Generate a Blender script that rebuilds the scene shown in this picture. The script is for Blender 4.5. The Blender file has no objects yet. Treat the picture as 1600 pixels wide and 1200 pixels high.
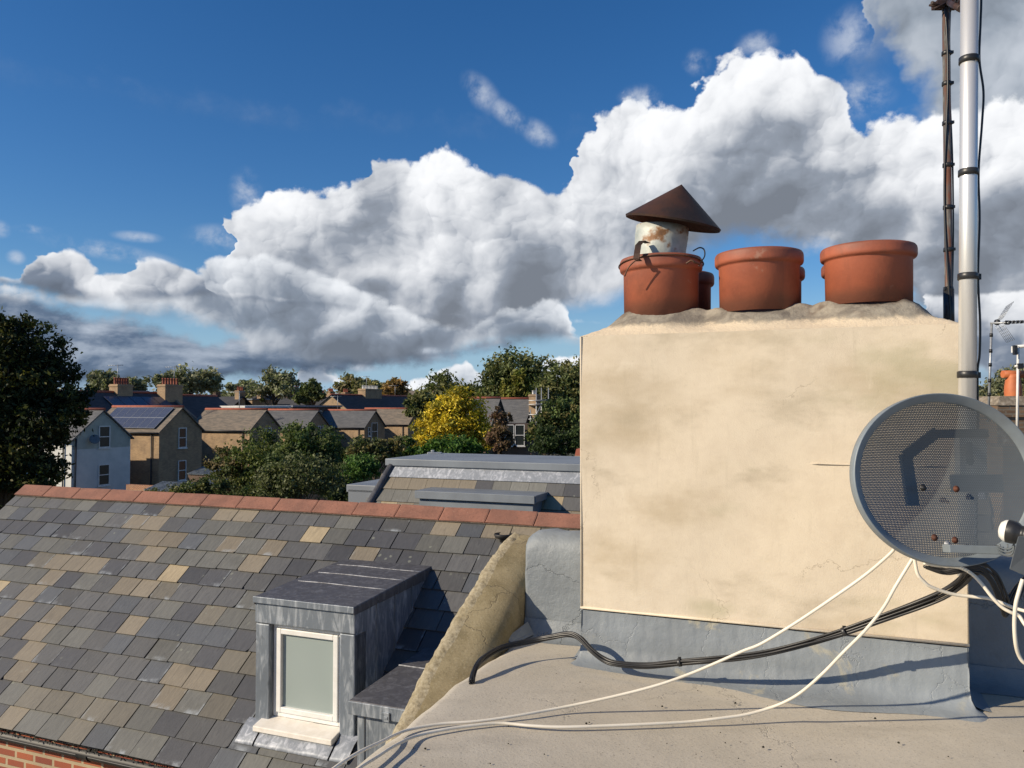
import bpy, math, random
import numpy as np
from mathutils import Vector, Matrix
R = math.radians
rnd = random.Random(7)
scene = bpy.context.scene
COL = scene.collection
# ------------------------------------------------------------------ camera
H = 9.6                      # eye height above the ground
F = 1230.0                   # focal length in pixels of a 1600 px wide picture
PITCH = math.atan(33 / F)
cam_d = bpy.data.cameras.new('camera'); cam = bpy.data.objects.new('camera', cam_d); COL.objects.link(cam)
cam_d.sensor_width = 36; cam_d.lens = 36 * F / 1600; cam_d.clip_start = .05; cam_d.clip_end = 5000
cam.location = (0, 0, H); cam.rotation_euler = (R(90) + PITCH, 0, 0)
scene.camera = cam
# ------------------------------------------------------------------ light
SUN_AZ, SUN_EL = R(70), R(27)     # measured from straight behind the camera towards the left
sdir = Vector((-math.sin(SUN_AZ) * math.cos(SUN_EL), -math.cos(SUN_AZ) * math.cos(SUN_EL), math.sin(SUN_EL)))
sun_d = bpy.data.lights.new('sun', 'SUN'); sun = bpy.data.objects.new('sun', sun_d); COL.objects.link(sun)
sun_d.energy = 5.0; sun_d.angle = R(.5); sun_d.color = (1, .86, .66)
sun.rotation_euler = sdir.to_track_quat('Z', 'Y').to_euler(); sun.location = (-20, -10, 30)
scene.view_settings.view_transform = 'Standard'; scene.view_settings.look = 'None'
scene.view_settings.exposure = 0.15; scene.view_settings.gamma = 1

class G:                                   # small helper to write shader maths
    def __init__(s, nt): s.nt = nt
    def n(s, t, **kw):
        o = s.nt.nodes.new(t)
        for k, v in kw.items(): setattr(o, k, v)
        return o
    def put(s, sock, v):
        if isinstance(v, bpy.types.NodeSocket): s.nt.links.new(v, sock)
        elif isinstance(v, (tuple, list)) and len(v) == 3 and sock.type == 'RGBA': sock.default_value = (*v, 1)
        else: sock.default_value = v
    def m(s, op, a, b=None, c=None, clamp=False):
        o = s.n('ShaderNodeMath', operation=op, use_clamp=clamp); s.put(o.inputs[0], a)
        if b is not None: s.put(o.inputs[1], b)
        if c is not None: s.put(o.inputs[2], c)
        return o.outputs[0]
    def vm(s, op, a, b=None, out=0):
        o = s.n('ShaderNodeVectorMath', operation=op); s.put(o.inputs[0], a)
        if b is not None: s.put(o.inputs[3 if op == 'SCALE' else 1], b)
        return o.outputs[out]
    def xyz(s, x, y, z=0.0):
        o = s.n('ShaderNodeCombineXYZ')
        for i, v in enumerate((x, y, z)): s.put(o.inputs[i], v)
        return o.outputs[0]
    def sep(s, v):
        o = s.n('ShaderNodeSeparateXYZ'); s.put(o.inputs[0], v); return o.outputs
    def mix(s, f, a, b, bt='MIX'):
        o = s.n('ShaderNodeMix', data_type='RGBA', blend_type=bt, clamp_factor=True)
        s.put(o.inputs[0], f); s.put(o.inputs[6], a); s.put(o.inputs[7], b); return o.outputs[2]
    def ss(s, v, lo, hi, a=0.0, b=1.0):
        o = s.n('ShaderNodeMapRange', interpolation_type='SMOOTHSTEP'); s.put(o.inputs[0], v)
        for i, x in zip((1, 2, 3, 4), (lo, hi, a, b)): s.put(o.inputs[i], x)
        return o.outputs[0]
    def noise(s, vec, scale, detail=4, rough=.5, dist=0.0, dim='3D', color=False):
        o = s.n('ShaderNodeTexNoise', noise_dimensions=dim); s.put(o.inputs['Vector'], vec)
        for k, v in (('Scale', scale), ('Detail', detail), ('Roughness', rough), ('Distortion', dist)): s.put(o.inputs[k], v)
        return o.outputs[1 if color else 0]
    def voro(s, vec, scale, detail=0, rough=.5, feat='F1', dim='3D', out='Distance', rand=1.0):
        o = s.n('ShaderNodeTexVoronoi', voronoi_dimensions=dim, feature=feat); s.put(o.inputs['Vector'], vec)
        o.inputs['Scale'].default_value = scale; o.inputs['Randomness'].default_value = rand
        if 'Detail' in o.inputs and feat != 'DISTANCE_TO_EDGE' or feat == 'DISTANCE_TO_EDGE':
            o.inputs['Detail'].default_value = detail; o.inputs['Roughness'].default_value = rough
        return o.outputs[out]
    def ramp(s, v, stops, interp='LINEAR'):
        o = s.n('ShaderNodeValToRGB'); o.color_ramp.interpolation = interp; e = o.color_ramp.elements
        while len(e) < len(stops): e.new(.5)
        for x, (p, c) in zip(e, stops): x.position = p; x.color = (*c, 1) if len(c) == 3 else c
        s.put(o.inputs[0], v); return o.outputs[0]

# ------------------------------------------------------------------ sky with its clouds
def pix_dir(px, py):
    c, s_ = math.cos(PITCH), math.sin(PITCH)
    a = (px - 800) / F; u = (600 - py) / F
    return Vector((a, c - s_ * u, s_ + c * u))
def azel(px, py):
    d = pix_dir(px, py).normalized()
    return math.atan2(d.x, d.y), math.asin(d.z)
W = bpy.data.worlds.new('World'); scene.world = W; W.use_nodes = True
nt = W.node_tree; nt.nodes.clear(); g = G(nt)
out = g.n('ShaderNodeOutputWorld'); bg = g.n('ShaderNodeBackground'); nt.links.new(bg.outputs[0], out.inputs[0])
sky = g.n('ShaderNodeTexSky', sky_type='NISHITA', sun_disc=False)
sky.sun_elevation = SUN_EL; sky.sun_rotation = math.atan2(sdir.x, sdir.y)
sky.air_density = 1.0; sky.dust_density = .3; sky.ozone_density = 3.0; sky.altitude = 50
SKY_STRENGTH = .10
bg.inputs[1].default_value = SKY_STRENGTH
tc = g.n('ShaderNodeTexCoord').outputs['Generated']
X, Y, Z = g.sep(g.vm('NORMALIZE', tc))
az = g.m('ARCTAN2', X, Y); el = g.m('ARCSINE', Z)
AZR, ELR = .62, .8
q = g.xyz(az, g.m('MULTIPLY', el, 1.15))
w1 = g.noise(q, 6.0, 3, .5, dim='2D', color=True); w2 = g.noise(q, 30, 3, .55, dim='2D', color=True)
azw = g.m('ADD', az, g.m('ADD', g.m('MULTIPLY', g.m('SUBTRACT', g.sep(w1)[0], .5), .10), g.m('MULTIPLY', g.m('SUBTRACT', g.sep(w2)[0], .5), .035)))
azn = g.m('MULTIPLY_ADD', azw, .5 / AZR, .5, clamp=True)
def curve(pts):
    o = g.n('ShaderNodeFloatCurve'); g.put(o.inputs['Value'], azn)
    cm = o.mapping; c = cm.curves[0]; P_ = []
    for px, py in pts:
        if isinstance(py, tuple): a, e = azel(px, 300)[0], py[0]
        else: a, e = azel(px, py)
        P_.append((a * .5 / AZR + .5, max(0, e) / ELR))
    P_.sort()
    c.points[0].location = P_[0]; c.points[1].location = P_[-1]
    for p in P_[1:-1]: c.points.new(*p)
    for p in c.points: p.handle_type = 'AUTO_CLAMPED' if False else 'VECTOR'
    cm.extend = 'HORIZONTAL'; cm.update()
    return g.m('MULTIPLY', o.outputs[0], ELR)
qw = g.vm('ADD', q, g.vm('SCALE', g.vm('SUBTRACT', w1, (.5, .5, .5)), .06)); qw = g.vm('ADD', qw, g.vm('SCALE', g.vm('SUBTRACT', w2, (.5, .5, .5)), .018))
def octave(sc, wt):
    def h(v):
        d = g.voro(v, sc, 0, .5, 'F1', '2D'); return g.m('SQRT', g.m('MAXIMUM', g.m('SUBTRACT', 1.0, g.m('MULTIPLY', d, d)), .02))
    a = h(qw); b = h(g.vm('ADD', qw, (-.13 / sc, .12 / sc, 0)))
    return g.m('MULTIPLY', a, wt), g.m('MULTIPLY', g.m('SUBTRACT', a, b), wt)
hs_ = [octave(8, .42), octave(17, .29), octave(37, .18), octave(80, .11)]
puff = hs_[0][0]; light = g.m('MULTIPLY', hs_[0][1], .7)
for a_, b_ in hs_[1:]: puff = g.m('ADD', puff, a_); light = g.m('ADD', light, b_)
big = g.noise(q, 5.0, 4, .5, dim='2D')
bigL = g.noise(g.vm('ADD', q, (-.045, .04, 0)), 5.0, 4, .5, dim='2D')
lightB = g.m('SUBTRACT', big, bigL)
fine = g.noise(q, 30, 9, .60, dim='2D')
mid = g.noise(qw, 12, 4, .5, dim='2D'); midL = g.noise(g.vm('ADD', qw, (-.016, .016, 0)), 12, 4, .5, dim='2D'); lightM = g.m('SUBTRACT', mid, midL)
qs = g.xyz(g.m('MULTIPLY', az, .38), el)
strat = g.noise(qs, 20, 7, .56, .12, dim='2D')
stratL = g.noise(g.vm('ADD', qs, (-.004, .007, 0)), 20, 7, .56, .12, dim='2D')
lightS = g.m('SUBTRACT', strat, stratL)
K = 1.0 / SKY_STRENGTH
def over(base, mask, col): return g.mix(mask, base, g.vm('SCALE', col, K))
def layer(base, top, bot, amp, wtop, wbot, white, grey, kind='c', opa=1.0, ktop=1.0, lo=0.0, fade=None):
    T, B = curve(top), curve([(x, y + 12) for x, y in bot])
    dt = g.m('SUBTRACT', T, el); db = g.m('SUBTRACT', el, B)
    nz = puff if kind == 'c' else strat; soft = kind == 's'
    a = g.m('MULTIPLY', g.m('SUBTRACT', nz, .84 if kind == 'c' else .5), amp * (2.6 if kind == 'c' else 1))
    a2 = g.m('MULTIPLY', g.m('SUBTRACT', fine, .5), amp * 1.0)
    mt = g.ss(g.m('ADD', g.m('ADD', dt, a), a2), -wtop * .2, wtop)
    mb = g.ss(g.m('ADD', g.m('ADD', db, a2), g.m('MULTIPLY', g.m('SUBTRACT', strat, .5), amp)), -wbot * .4, wbot)
    mask = g.m('MULTIPLY', g.m('MULTIPLY', mt, mb), opa)
    if fade: mask = g.m('MULTIPLY', mask, fade)
    th = g.m('MAXIMUM', g.m('SUBTRACT', T, B), .012)
    depth = g.m('DIVIDE', g.m('ADD', dt, g.m('MULTIPLY', g.m('SUBTRACT', big, .5), .10)), th)
    lf = g.ss(depth, -.12, .90, .86 * ktop, lo - .06)
    if kind == 'c':
        lf = g.m('ADD', lf, g.m('MULTIPLY', light, g.ss(depth, 1.1, .0, 1.0, 2.5))); lf = g.m('ADD', lf, g.m('ADD', g.m('MULTIPLY', lightB, 2.3), g.m('MULTIPLY', lightM, 1.3))); lf = g.m('ADD', lf, g.m('MULTIPLY', g.m('SUBTRACT', puff, .86), .5))
    else:
        lf = g.m('ADD', lf, g.m('MULTIPLY', lightS, 2.6)); lf = g.m('ADD', lf, g.m('MULTIPLY', lightB, 1.2))
    lf = g.m('ADD', g.m('MULTIPLY', g.m('ADD', lf, g.m('MULTIPLY', g.m('SUBTRACT', fine, .5), .20)), .60), .22)
    col = g.ramp(lf, [(0, tuple(x * .66 for x in grey)), (.26, grey), (.5, tuple((a_ * .55 + b_ * .45) for a_, b_ in zip(grey, white))), (.76, tuple((a_ * .15 + b_ * .85) for a_, b_ in zip(grey, white))), (.95, white)])
    return over(base, mask, col)
# clear blue, a little deeper and more saturated than the bare model, as the photograph's sky
hs = g.n('ShaderNodeHueSaturation'); hs.inputs['Saturation'].default_value = 1.28; hs.inputs['Value'].default_value = 1.0
nt.links.new(sky.outputs[0], hs.inputs['Color'])
c0 = g.mix(1.0, hs.outputs[0], (.74, .84, .98), 'MULTIPLY')
WH, GR = (.90, .91, .93), (.27, .305, .365)
farR = g.ss(az, 1.35, .85); farL = g.ss(az, -1.5, -1.0)
c0 = g.mix(g.ss(el, .17, -.01, 0, .92), c0, g.vm('SCALE', (.30, .47, .64), K))
# horizon haze cloud bands
c1 = layer(c0, [(-50, 560), (200, 560), (420, 585), (480, 596), (560, 605), (650, 606), (760, 600), (900, 590), (1450, 560), (1600, 520)],
           [(-50, 640), (1600, 640)], .03, .03, .02, (.50, .58, .70), (.26, .34, .46), 's', .5)
c1 = layer(c1, [(440, 640), (470, 612), (480, 572), (496, 558), (512, 566), (526, 586), (545, 600), (640, 600), (676, 580), (700, 574), (730, 572), (750, 562), (775, 590), (840, 600), (860, 568), (890, 556), (925, 560), (950, 660), (1600, 660)],
           [(440, 625), (474, 590), (527, 588), (600, 610), (930, 608), (1600, 600)], .010, .005, .006, WH, (.33, .38, .46), 'c', .95, 1.1, .3)
# grey layer low on the left
c1 = layer(c1, [(-50, 440), (0, 444), (60, 455), (100, 478), (200, 502), (280, 520), (350, 518), (480, 515), (640, 525), (700, 535), (760, 524), (830, 528), (900, 560), (1600, 560)],
           [(-50, 590), (100, 592), (300, 588), (480, 578), (550, 568), (700, 556), (750, 544), (800, 534), (900, 520), (1600, 500)], .03, .014, .014,
           (.47, .53, .62), (.115, .165, .25), 's', 1.0, .48, .0, farL)
# big grey cloud, top right
c1 = layer(c1, [(1300, 160), (1368, 45), (1382, (.7,)), (1600, (.75,))],
           [(1300, 140), (1380, 60), (1392, 110), (1415, 160), (1450, 210), (1480, 330), (1600, 600)], .030, .06, .07,
           (.60, .635, .68), (.31, .35, .40), 'c', .93, .70, .15, g.ss(az, 1.5, .9))
# main cumulus bank
c1 = layer(c1, [(340, 470), (364, 410), (370, 330), (395, 318), (430, 300), (470, 306), (520, 302), (560, 290), (580, 278), (588, 246), (612, 234), (650, 232), (700, 236), (735, 258), (770, 272), (812, 292), (845, 304), (870, 296),
                (882, 226), (910, 180), (960, 155), (1000, 160), (1050, 172), (1070, 150), (1085, 122), (1110, 94), (1135, 80), (1190, 84), (1240, 88), (1262, 118), (1300, 136), (1316, 165), (1322, 206), (1345, 196), (1400, 182), (1470, 172), (1600, 160)],
           [(340, 470), (362, 460), (450, 520), (500, 545), (600, 556), (700, 548), (770, 520), (800, 498), (880, 478), (960, 468), (1000, 440), (1050, 408), (1100, 375), (1160, 358), (1230, 362), (1330, 384), (1400, 430), (1450, 490), (1500, 560), (1600, 600)],
           .027, .008, .024, WH, GR, 'c', 1.0, 1.04, -.04, farR)
# cloud in front, lower left: runs under the big one
c1 = layer(c1, [(70, 462), (120, 452), (200, 444), (270, 430), (300, 414), (330, 404), (380, 404), (430, 400), (480, 414), (540, 440), (620, 475), (700, 505), (748, 522), (765, 505), (800, 488), (838, 468), (862, 470), (882, 486), (898, 520), (905, 530)],
           [(70, 458), (120, 468), (200, 478), (280, 492), (330, 512), (400, 545), (500, 556), (600, 558), (700, 548), (748, 532), (800, 530), (898, 528)], .016, .008, .018,
           (.82, .845, .88), (.225, .265, .33), 'c', .97, 1.0, -.05)
c1 = layer(c1, [(44, 440), (50, 410), (60, 402), (74, 380), (98, 384), (118, 394), (150, 424), (188, 428), (200, 406), (236, 402), (268, 414), (300, 436), (312, 455), (1430, 520), (1445, 458), (1500, 462), (1600, 452)],
           [(44, 438), (70, 448), (150, 460), (200, 458), (300, 450), (1430, 500), (1500, 540), (1600, 600)], .010, .005, .010, WH, (.19, .23, .30), 'c', 1.0, 1.0, -.05, farR)
# thin wisps
def blob(px, py, rx, ry, rot=0.0):
    a, e = azel(px, py); dx = g.m('SUBTRACT', az, a); dy = g.m('SUBTRACT', el, e); c, s_ = math.cos(rot), math.sin(rot)
    u = g.m('DIVIDE', g.m('ADD', g.m('MULTIPLY', dx, c), g.m('MULTIPLY', dy, s_)), rx / F); v = g.m('DIVIDE', g.m('SUBTRACT', g.m('MULTIPLY', dy, c), g.m('MULTIPLY', dx, s_)), ry / F)
    return g.ss(g.m('SQRT', g.m('ADD', g.m('MULTIPLY', u, u), g.m('MULTIPLY', v, v))), 1.0, .1)
ws = None
for b in [(752, 145, 45, 26, -.7), (795, 180, 60, 20, -.6), (840, 208, 42, 22, -.5), (1182, 68, 38, 20, 0), (1330, 60, 50, 50, .5), (1088, 98, 26, 22, 0), (1340, 150, 60, 40, 0), (170, 392, 110, 16, -.12), (215, 370, 40, 10, 0), (345, 372, 60, 24, 0),
          (385, 300, 30, 40, 0), (25, 402, 14, 12, 0), (0, 358, 16, 14, 0), (50, 358, 30, 8, 0), (1000, 150, 40, 20, 0), (1050, 355, 60, 50, 0), (925, 470, 60, 16, 0), (545, 575, 60, 9, 0), (660, 548, 60, 8, 0)]:
    v = blob(*b); ws = v if ws is None else g.m('MAXIMUM', ws, v)
wn = g.noise(q, 20, 9, .60, .15, dim='2D')
wm = g.m('MULTIPLY', g.m('MULTIPLY', ws, g.ss(wn, .36, .70)), .62)
c1 = over(c1, wm, g.ramp(wn, [(0, (.42, .48, .58)), (1, (.66, .70, .77))]))
below = g.ss(el, -.03, .0)
c1 = g.mix(below, (.9, .9, .85), c1)
nt.links.new(c1, bg.inputs[0])
W.cycles.sampling_method = 'NONE'

# ------------------------------------------------------------------ geometry helpers (z is measured from the eye here)
OFF = Vector((0, 0, H))
TH = R(21.5)
U = Vector((math.cos(TH), -math.sin(TH), 0)); WD = Vector((-math.sin(TH), -math.cos(TH), 0)); UP = Vector((0, 0, 1))
def P(px, py, y):
    d = pix_dir(px, py); return d * (y / d.y)
def onplane(px, py, p0, n):
    d = pix_dir(px, py); return d * (n.dot(p0) / n.dot(d))
def V(*a): return Vector(a)
class MB:
    def __init__(s): s.v = []; s.f = []; s.c = []; s.uv = {}; s.smooth = set()
    def quad(s, *p, smooth=False, uv=None):
        i = len(s.v); s.v += [Vector(x) for x in p]; s.f.append(tuple(range(i, i + len(p))))
        if smooth: s.smooth.add(len(s.f) - 1)
        if uv: s.uv[len(s.f) - 1] = uv
    def hexa(s, b, t):                     # bottom loop and top loop of equal length
        n = len(b); i = len(s.v); s.v += [Vector(x) for x in b] + [Vector(x) for x in t]
        s.f.append(tuple(range(i + n - 1, i - 1, -1))); s.f.append(tuple(range(i + n, i + 2 * n)))
        for k in range(n): s.f.append((i + k, i + (k + 1) % n, i + n + (k + 1) % n, i + n + k))
    def box(s, o, a, b, c):                # corner o and three edge vectors
        s.hexa([o, o + a, o + a + b, o + b], [o + c, o + a + c, o + a + b + c, o + b + c])
    def cbox(s, c, sx, sy, sz, ax=V(1, 0, 0), ay=V(0, 1, 0), az=V(0, 0, 1)):
        s.box(c - ax * sx / 2 - ay * sy / 2 - az * sz / 2, ax * sx, ay * sy, az * sz)
    def tube(s, pts, r, n=8, cap=True, smooth=True):
        pts = [Vector(p) for p in pts]; rr = r if isinstance(r, (list, tuple)) else [r] * len(pts)
        prev = None; rings = []
        for k, p in enumerate(pts):
            t = (pts[min(k + 1, len(pts) - 1)] - pts[max(k - 1, 0)]).normalized()
            if prev is None:
                a = t.orthogonal().normalized()
            else:
                a = (prev - t * prev.dot(t)).normalized()
            prev = a; b = t.cross(a); i = len(s.v)
            s.v += [p + (a * math.cos(2 * math.pi * j / n) + b * math.sin(2 * math.pi * j / n)) * rr[k] for j in range(n)]
            rings.append(i)
        for k in range(len(rings) - 1):
            for j in range(n):
                s.f.append((rings[k] + j, rings[k] + (j + 1) % n, rings[k + 1] + (j + 1) % n, rings[k + 1] + j))
                if smooth: s.smooth.add(len(s.f) - 1)
        if cap:
            s.f.append(tuple(rings[0] + j for j in range(n - 1, -1, -1))); s.f.append(tuple(rings[-1] + j for j in range(n)))
    def lathe(s, prof, c, ax=V(0, 0, 1), n=40, smooth=True, ang=2 * math.pi):
        ax = ax.normalized(); a = ax.orthogonal().normalized(); b = ax.cross(a); rings = []
        for r, z in prof:
            rings.append(len(s.v))
            s.v += [c + ax * z + (a * math.cos(ang * j / n) + b * math.sin(ang * j / n)) * r for j in range(n)]
        for k in range(len(rings) - 1):
            for j in range(n):
                s.f.append((rings[k] + j, rings[k] + (j + 1) % n, rings[k + 1] + (j + 1) % n, rings[k + 1] + j))
                if smooth: s.smooth.add(len(s.f) - 1)
    def grid(s, rows, smooth=True):        # rows: list of equal length lists of points
        i = len(s.v); n = len(rows[0])
        for r in rows: s.v += [Vector(p) for p in r]
        for a in range(len(rows) - 1):
            for b in range(n - 1):
                s.f.append((i + a * n + b, i + a * n + b + 1, i + (a + 1) * n + b + 1, i + (a + 1) * n + b))
                if smooth: s.smooth.add(len(s.f) - 1)
def spline(pts, k=8):
    pts = [Vector(p) for p in pts]; r = []
    q_ = [pts[0] * 2 - pts[1]] + pts + [pts[-1] * 2 - pts[-2]]
    for i in range(1, len(q_) - 2):
        a, b, c, d = q_[i - 1], q_[i], q_[i + 1], q_[i + 2]
        for j in range(k):
            t = j / k
            r.append(.5 * ((2 * b) + (c - a) * t + (2 * a - 5 * b + 4 * c - d) * t * t + (3 * b - a - 3 * c + d) * t ** 3))
    r.append(pts[-1]); return r
def wpos(o):
    p = Vector((0, 0, 0))
    while o: p += o.location; o = o.parent
    return p
def tag(o, label=None, cat=None, group=None, kind=None):
    if label: o['label'] = label
    if cat: o['category'] = cat
    if group: o['group'] = group
    if kind: o['kind'] = kind
    return o
def thing(name, loc, label, cat, group=None):
    o = bpy.data.objects.new(name, None); COL.objects.link(o); o.location = Vector(loc) + OFF; o.empty_display_size = .2
    return tag(o, label, cat, group)
def build(mb, name, mat, parent=None, bevel=0, label=None, origin=None, shade_auto=False):
    base = wpos(parent) if parent else (Vector(origin) + OFF if origin is not None else Vector((0, 0, 0)))
    me = bpy.data.meshes.new(name); me.from_pydata([tuple(v + OFF - base) for v in mb.v], [], mb.f)
    uvl = me.uv_layers.new(name='UVMap')
    for p in me.polygons:
        n = p.normal
        if p.index in mb.uv:
            for li, uv in zip(p.loop_indices, mb.uv[p.index]): uvl.data[li].uv = uv
            continue
        if abs(n.z) > .93: a, b = U, -WD
        elif abs(n.z) > .2:
            a = UP.cross(n).normalized(); b = n.cross(a)
        else: a = UP.cross(n).normalized(); b = UP
        for li in p.loop_indices:
            co = me.vertices[me.loops[li].vertex_index].co + base
            uvl.data[li].uv = (co.dot(a), co.dot(b))
    for i in mb.smooth: me.polygons[i].use_smooth = True
    if mb.c:
        at = me.color_attributes.new('col', 'FLOAT_COLOR', 'POINT')
        at.data.foreach_set('color', np.array(mb.c, dtype=np.float32).reshape(-1))
    o = bpy.data.objects.new(name, me); COL.objects.link(o)
    if parent: o.parent = parent
    elif origin is not None: o.location = base
    me.materials.append(mat)
    if bevel:
        md = o.modifiers.new('bevel', 'BEVEL'); md.width = bevel; md.segments = 2; md.limit_method = 'ANGLE'; md.angle_limit = R(40)
    if label: o['label'] = label
    return o
# ------------------------------------------------------------------ materials
def newmat(name):
    m = bpy.data.materials.new(name); m.use_nodes = True; nt = m.node_tree; nt.nodes.clear(); g = G(nt)
    o = g.n('ShaderNodeOutputMaterial'); b = g.n('ShaderNodeBsdfPrincipled'); nt.links.new(b.outputs[0], o.inputs[0])
    return m, g, b, o
def bump(g, b, h, strength=.5, dist=.01):
    o = g.n('ShaderNodeBump'); o.inputs['Strength'].default_value = strength; o.inputs['Distance'].default_value = dist
    g.put(o.inputs['Height'], h); g.put(b.inputs['Normal'], o.outputs[0])
def co(g, which='Object'): return g.n('ShaderNodeTexCoord').outputs[which]
def simple(name, c1, c2=None, scale=6, rough=.7, metal=0, bs=.2, bsc=60, bd=.004, lo=.35, hi=.65, stretch=None, detail=6):
    m, g, b, o = newmat(name); c2 = c2 or tuple(x * .7 for x in c1); v = co(g)
    if stretch: v = g.vm('MULTIPLY', v, stretch)
    f = g.ss(g.noise(v, scale, detail, .6), lo, hi)
    g.put(b.inputs['Base Color'], g.mix(f, c1, c2)); b.inputs['Roughness'].default_value = rough; b.inputs['Metallic'].default_value = metal
    if bs: bump(g, b, g.noise(v, bsc, 5, .6), bs, bd)
    return m
def brickmat(name, ca, cb, mortar, w=.225, h=.075, ms=.010, stain=.35):
    m, g, b, o = newmat(name); uv = co(g, 'UV')
    br = g.n('ShaderNodeTexBrick'); g.put(br.inputs['Vector'], uv)
    for k, v in (('Scale', 1.0), ('Mortar Size', ms), ('Mortar Smooth', .2), ('Brick Width', w), ('Row Height', h), ('Bias', 0.0)): br.inputs[k].default_value = v
    g.put(br.inputs['Color1'], ca); g.put(br.inputs['Color2'], cb); g.put(br.inputs['Mortar'], mortar)
    n = g.noise(co(g), 1.2, 6, .6)
    g.put(b.inputs['Base Color'], g.mix(g.m('MULTIPLY', g.ss(n, .4, .75), stain), br.outputs[0], (.05, .04, .035)))
    b.inputs['Roughness'].default_value = .88
    bump(g, b, g.m('ADD', g.m('MULTIPLY', br.outputs['Fac'], -1), g.m('MULTIPLY', g.noise(co(g), 90, 3), .5)), .5, .006)
    return m
def colmat(name, rough=.6, nz=.35, sc=14, bs=.25, bsc=50, spec=.4, leaf=False):
    m, g, b, o = newmat(name); a = g.n('ShaderNodeAttribute', attribute_name='col').outputs[0]
    n = g.noise(co(g), sc, 5, .6)
    c = g.vm('SCALE', a, g.m('ADD', (1.25 if leaf else 1) - nz / 2, g.m('MULTIPLY', n, nz)))
    g.put(b.inputs['Base Color'], c); b.inputs['Roughness'].default_value = rough; b.inputs['Specular IOR Level'].default_value = spec
    if leaf:
        tr = g.n('ShaderNodeBsdfTranslucent'); g.put(tr.inputs[0], g.vm('MULTIPLY', c, (1.0, 1.15, .6)))
        mx = g.n('ShaderNodeMixShader'); mx.inputs[0].default_value = .28
        g.nt.links.new(b.outputs[0], mx.inputs[1]); g.nt.links.new(tr.outputs[0], mx.inputs[2]); g.nt.links.new(mx.outputs[0], o.inputs[0])
    elif bs: bump(g, b, g.noise(co(g), bsc, 5, .6), bs, .003)
    return m
M = {}
# slates: own colour per slate, grain along the slope, pale bloom along some edges
m, g, b, o = newmat('slate'); a = g.n('ShaderNodeAttribute', attribute_name='col')
uv = co(g, 'UV'); u_, v_, _ = g.sep(uv); ob = co(g)
grain = g.noise(g.vm('MULTIPLY', g.vm('ADD', uv, g.vm('SCALE', a.outputs[0], 37.0)), (9, 1.6, 1)), 1.0, 6, .65, 1.2, dim='2D')
fl = g.noise(ob, 3.2, 5, .6)
c = g.vm('SCALE', a.outputs[0], g.m('ADD', .62, g.m('MULTIPLY', grain, .76)))
edge = g.m('MAXIMUM', g.ss(v_, .22, .02), g.m('MAXIMUM', g.ss(u_, .10, .0), g.ss(u_, .9, 1.0)))
bloom = g.m('MULTIPLY', g.m('MULTIPLY', edge, a.outputs['Alpha']), g.ss(g.noise(ob, 8, 6, .65), .46, .66))
c = g.mix(g.m('MULTIPLY', bloom, .75), c, (.34, .37, .39))
dark = g.m('MULTIPLY', g.ss(v_, .3, .0), g.ss(g.noise(g.vm('MULTIPLY', uv, (5, 1, 1)), 1.6, 6, .7, 2.0), .52, .75))
c = g.mix(g.m('MULTIPLY', dark, .55), c, (.03, .028, .025))
c = g.mix(g.ss(fl, .58, .80, 0, .4), c, (.06, .058, .045)); li = g.voro(g.vm('ADD', ob, g.vm('SCALE', g.noise(ob, 20, 3, .5, color=True), .03)), 9, 0, .5); c = g.mix(g.m('MULTIPLY', g.ss(li, .16, .10), g.ss(g.noise(ob, 1.4, 3), .55, .65, 0, .55)), c, (.24, .25, .20))
g.put(b.inputs['Base Color'], c); g.put(b.inputs['Roughness'], g.m('ADD', .42, g.m('MULTIPLY', grain, .3)))
b.inputs['Specular IOR Level'].default_value = .45
bump(g, b, g.m('ADD', grain, g.m('MULTIPLY', g.noise(ob, 70, 5, .6), .5)), .35, .003)
M['slate'] = m
m, g, b, o = newmat('terracotta_ridge'); ob = co(g); n1 = g.noise(ob, 4, 6, .6); n2 = g.noise(ob, 38, 6, .7); n3 = g.noise(ob, 90, 3, .6)
c = g.mix(g.ss(n1, .35, .68), (.285, .128, .085), (.205, .095, .065)); c = g.mix(g.ss(n2, .50, .68, 0, .55), c, (.14, .065, .045)); c = g.mix(g.ss(n3, .64, .72, 0, .6), c, (.46, .33, .24))
g.put(b.inputs['Base Color'], c); b.inputs['Roughness'].default_value = .9; bump(g, b, g.m('ADD', n2, g.m('MULTIPLY', n3, .5)), .6, .005); M['ridge'] = m
M['mortar'] = simple('lime_mortar', (.22, .19, .15), (.12, .10, .08), 25, .95, 0, .8, 60, .008)
M['gutter'] = simple('black_gutter', (.016, .016, .017), (.03, .029, .026), 12, .55, 0, .1)
M['moss'] = simple('moss_debris', (.035, .032, .015), (.015, .012, .008), 40, .95, 0, 1, 80, .01)
M['redbrick'] = brickmat('red_brick', (.24, .055, .032), (.42, .12, .05), (.44, .35, .22), .215, .075, .014, .5)
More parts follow.
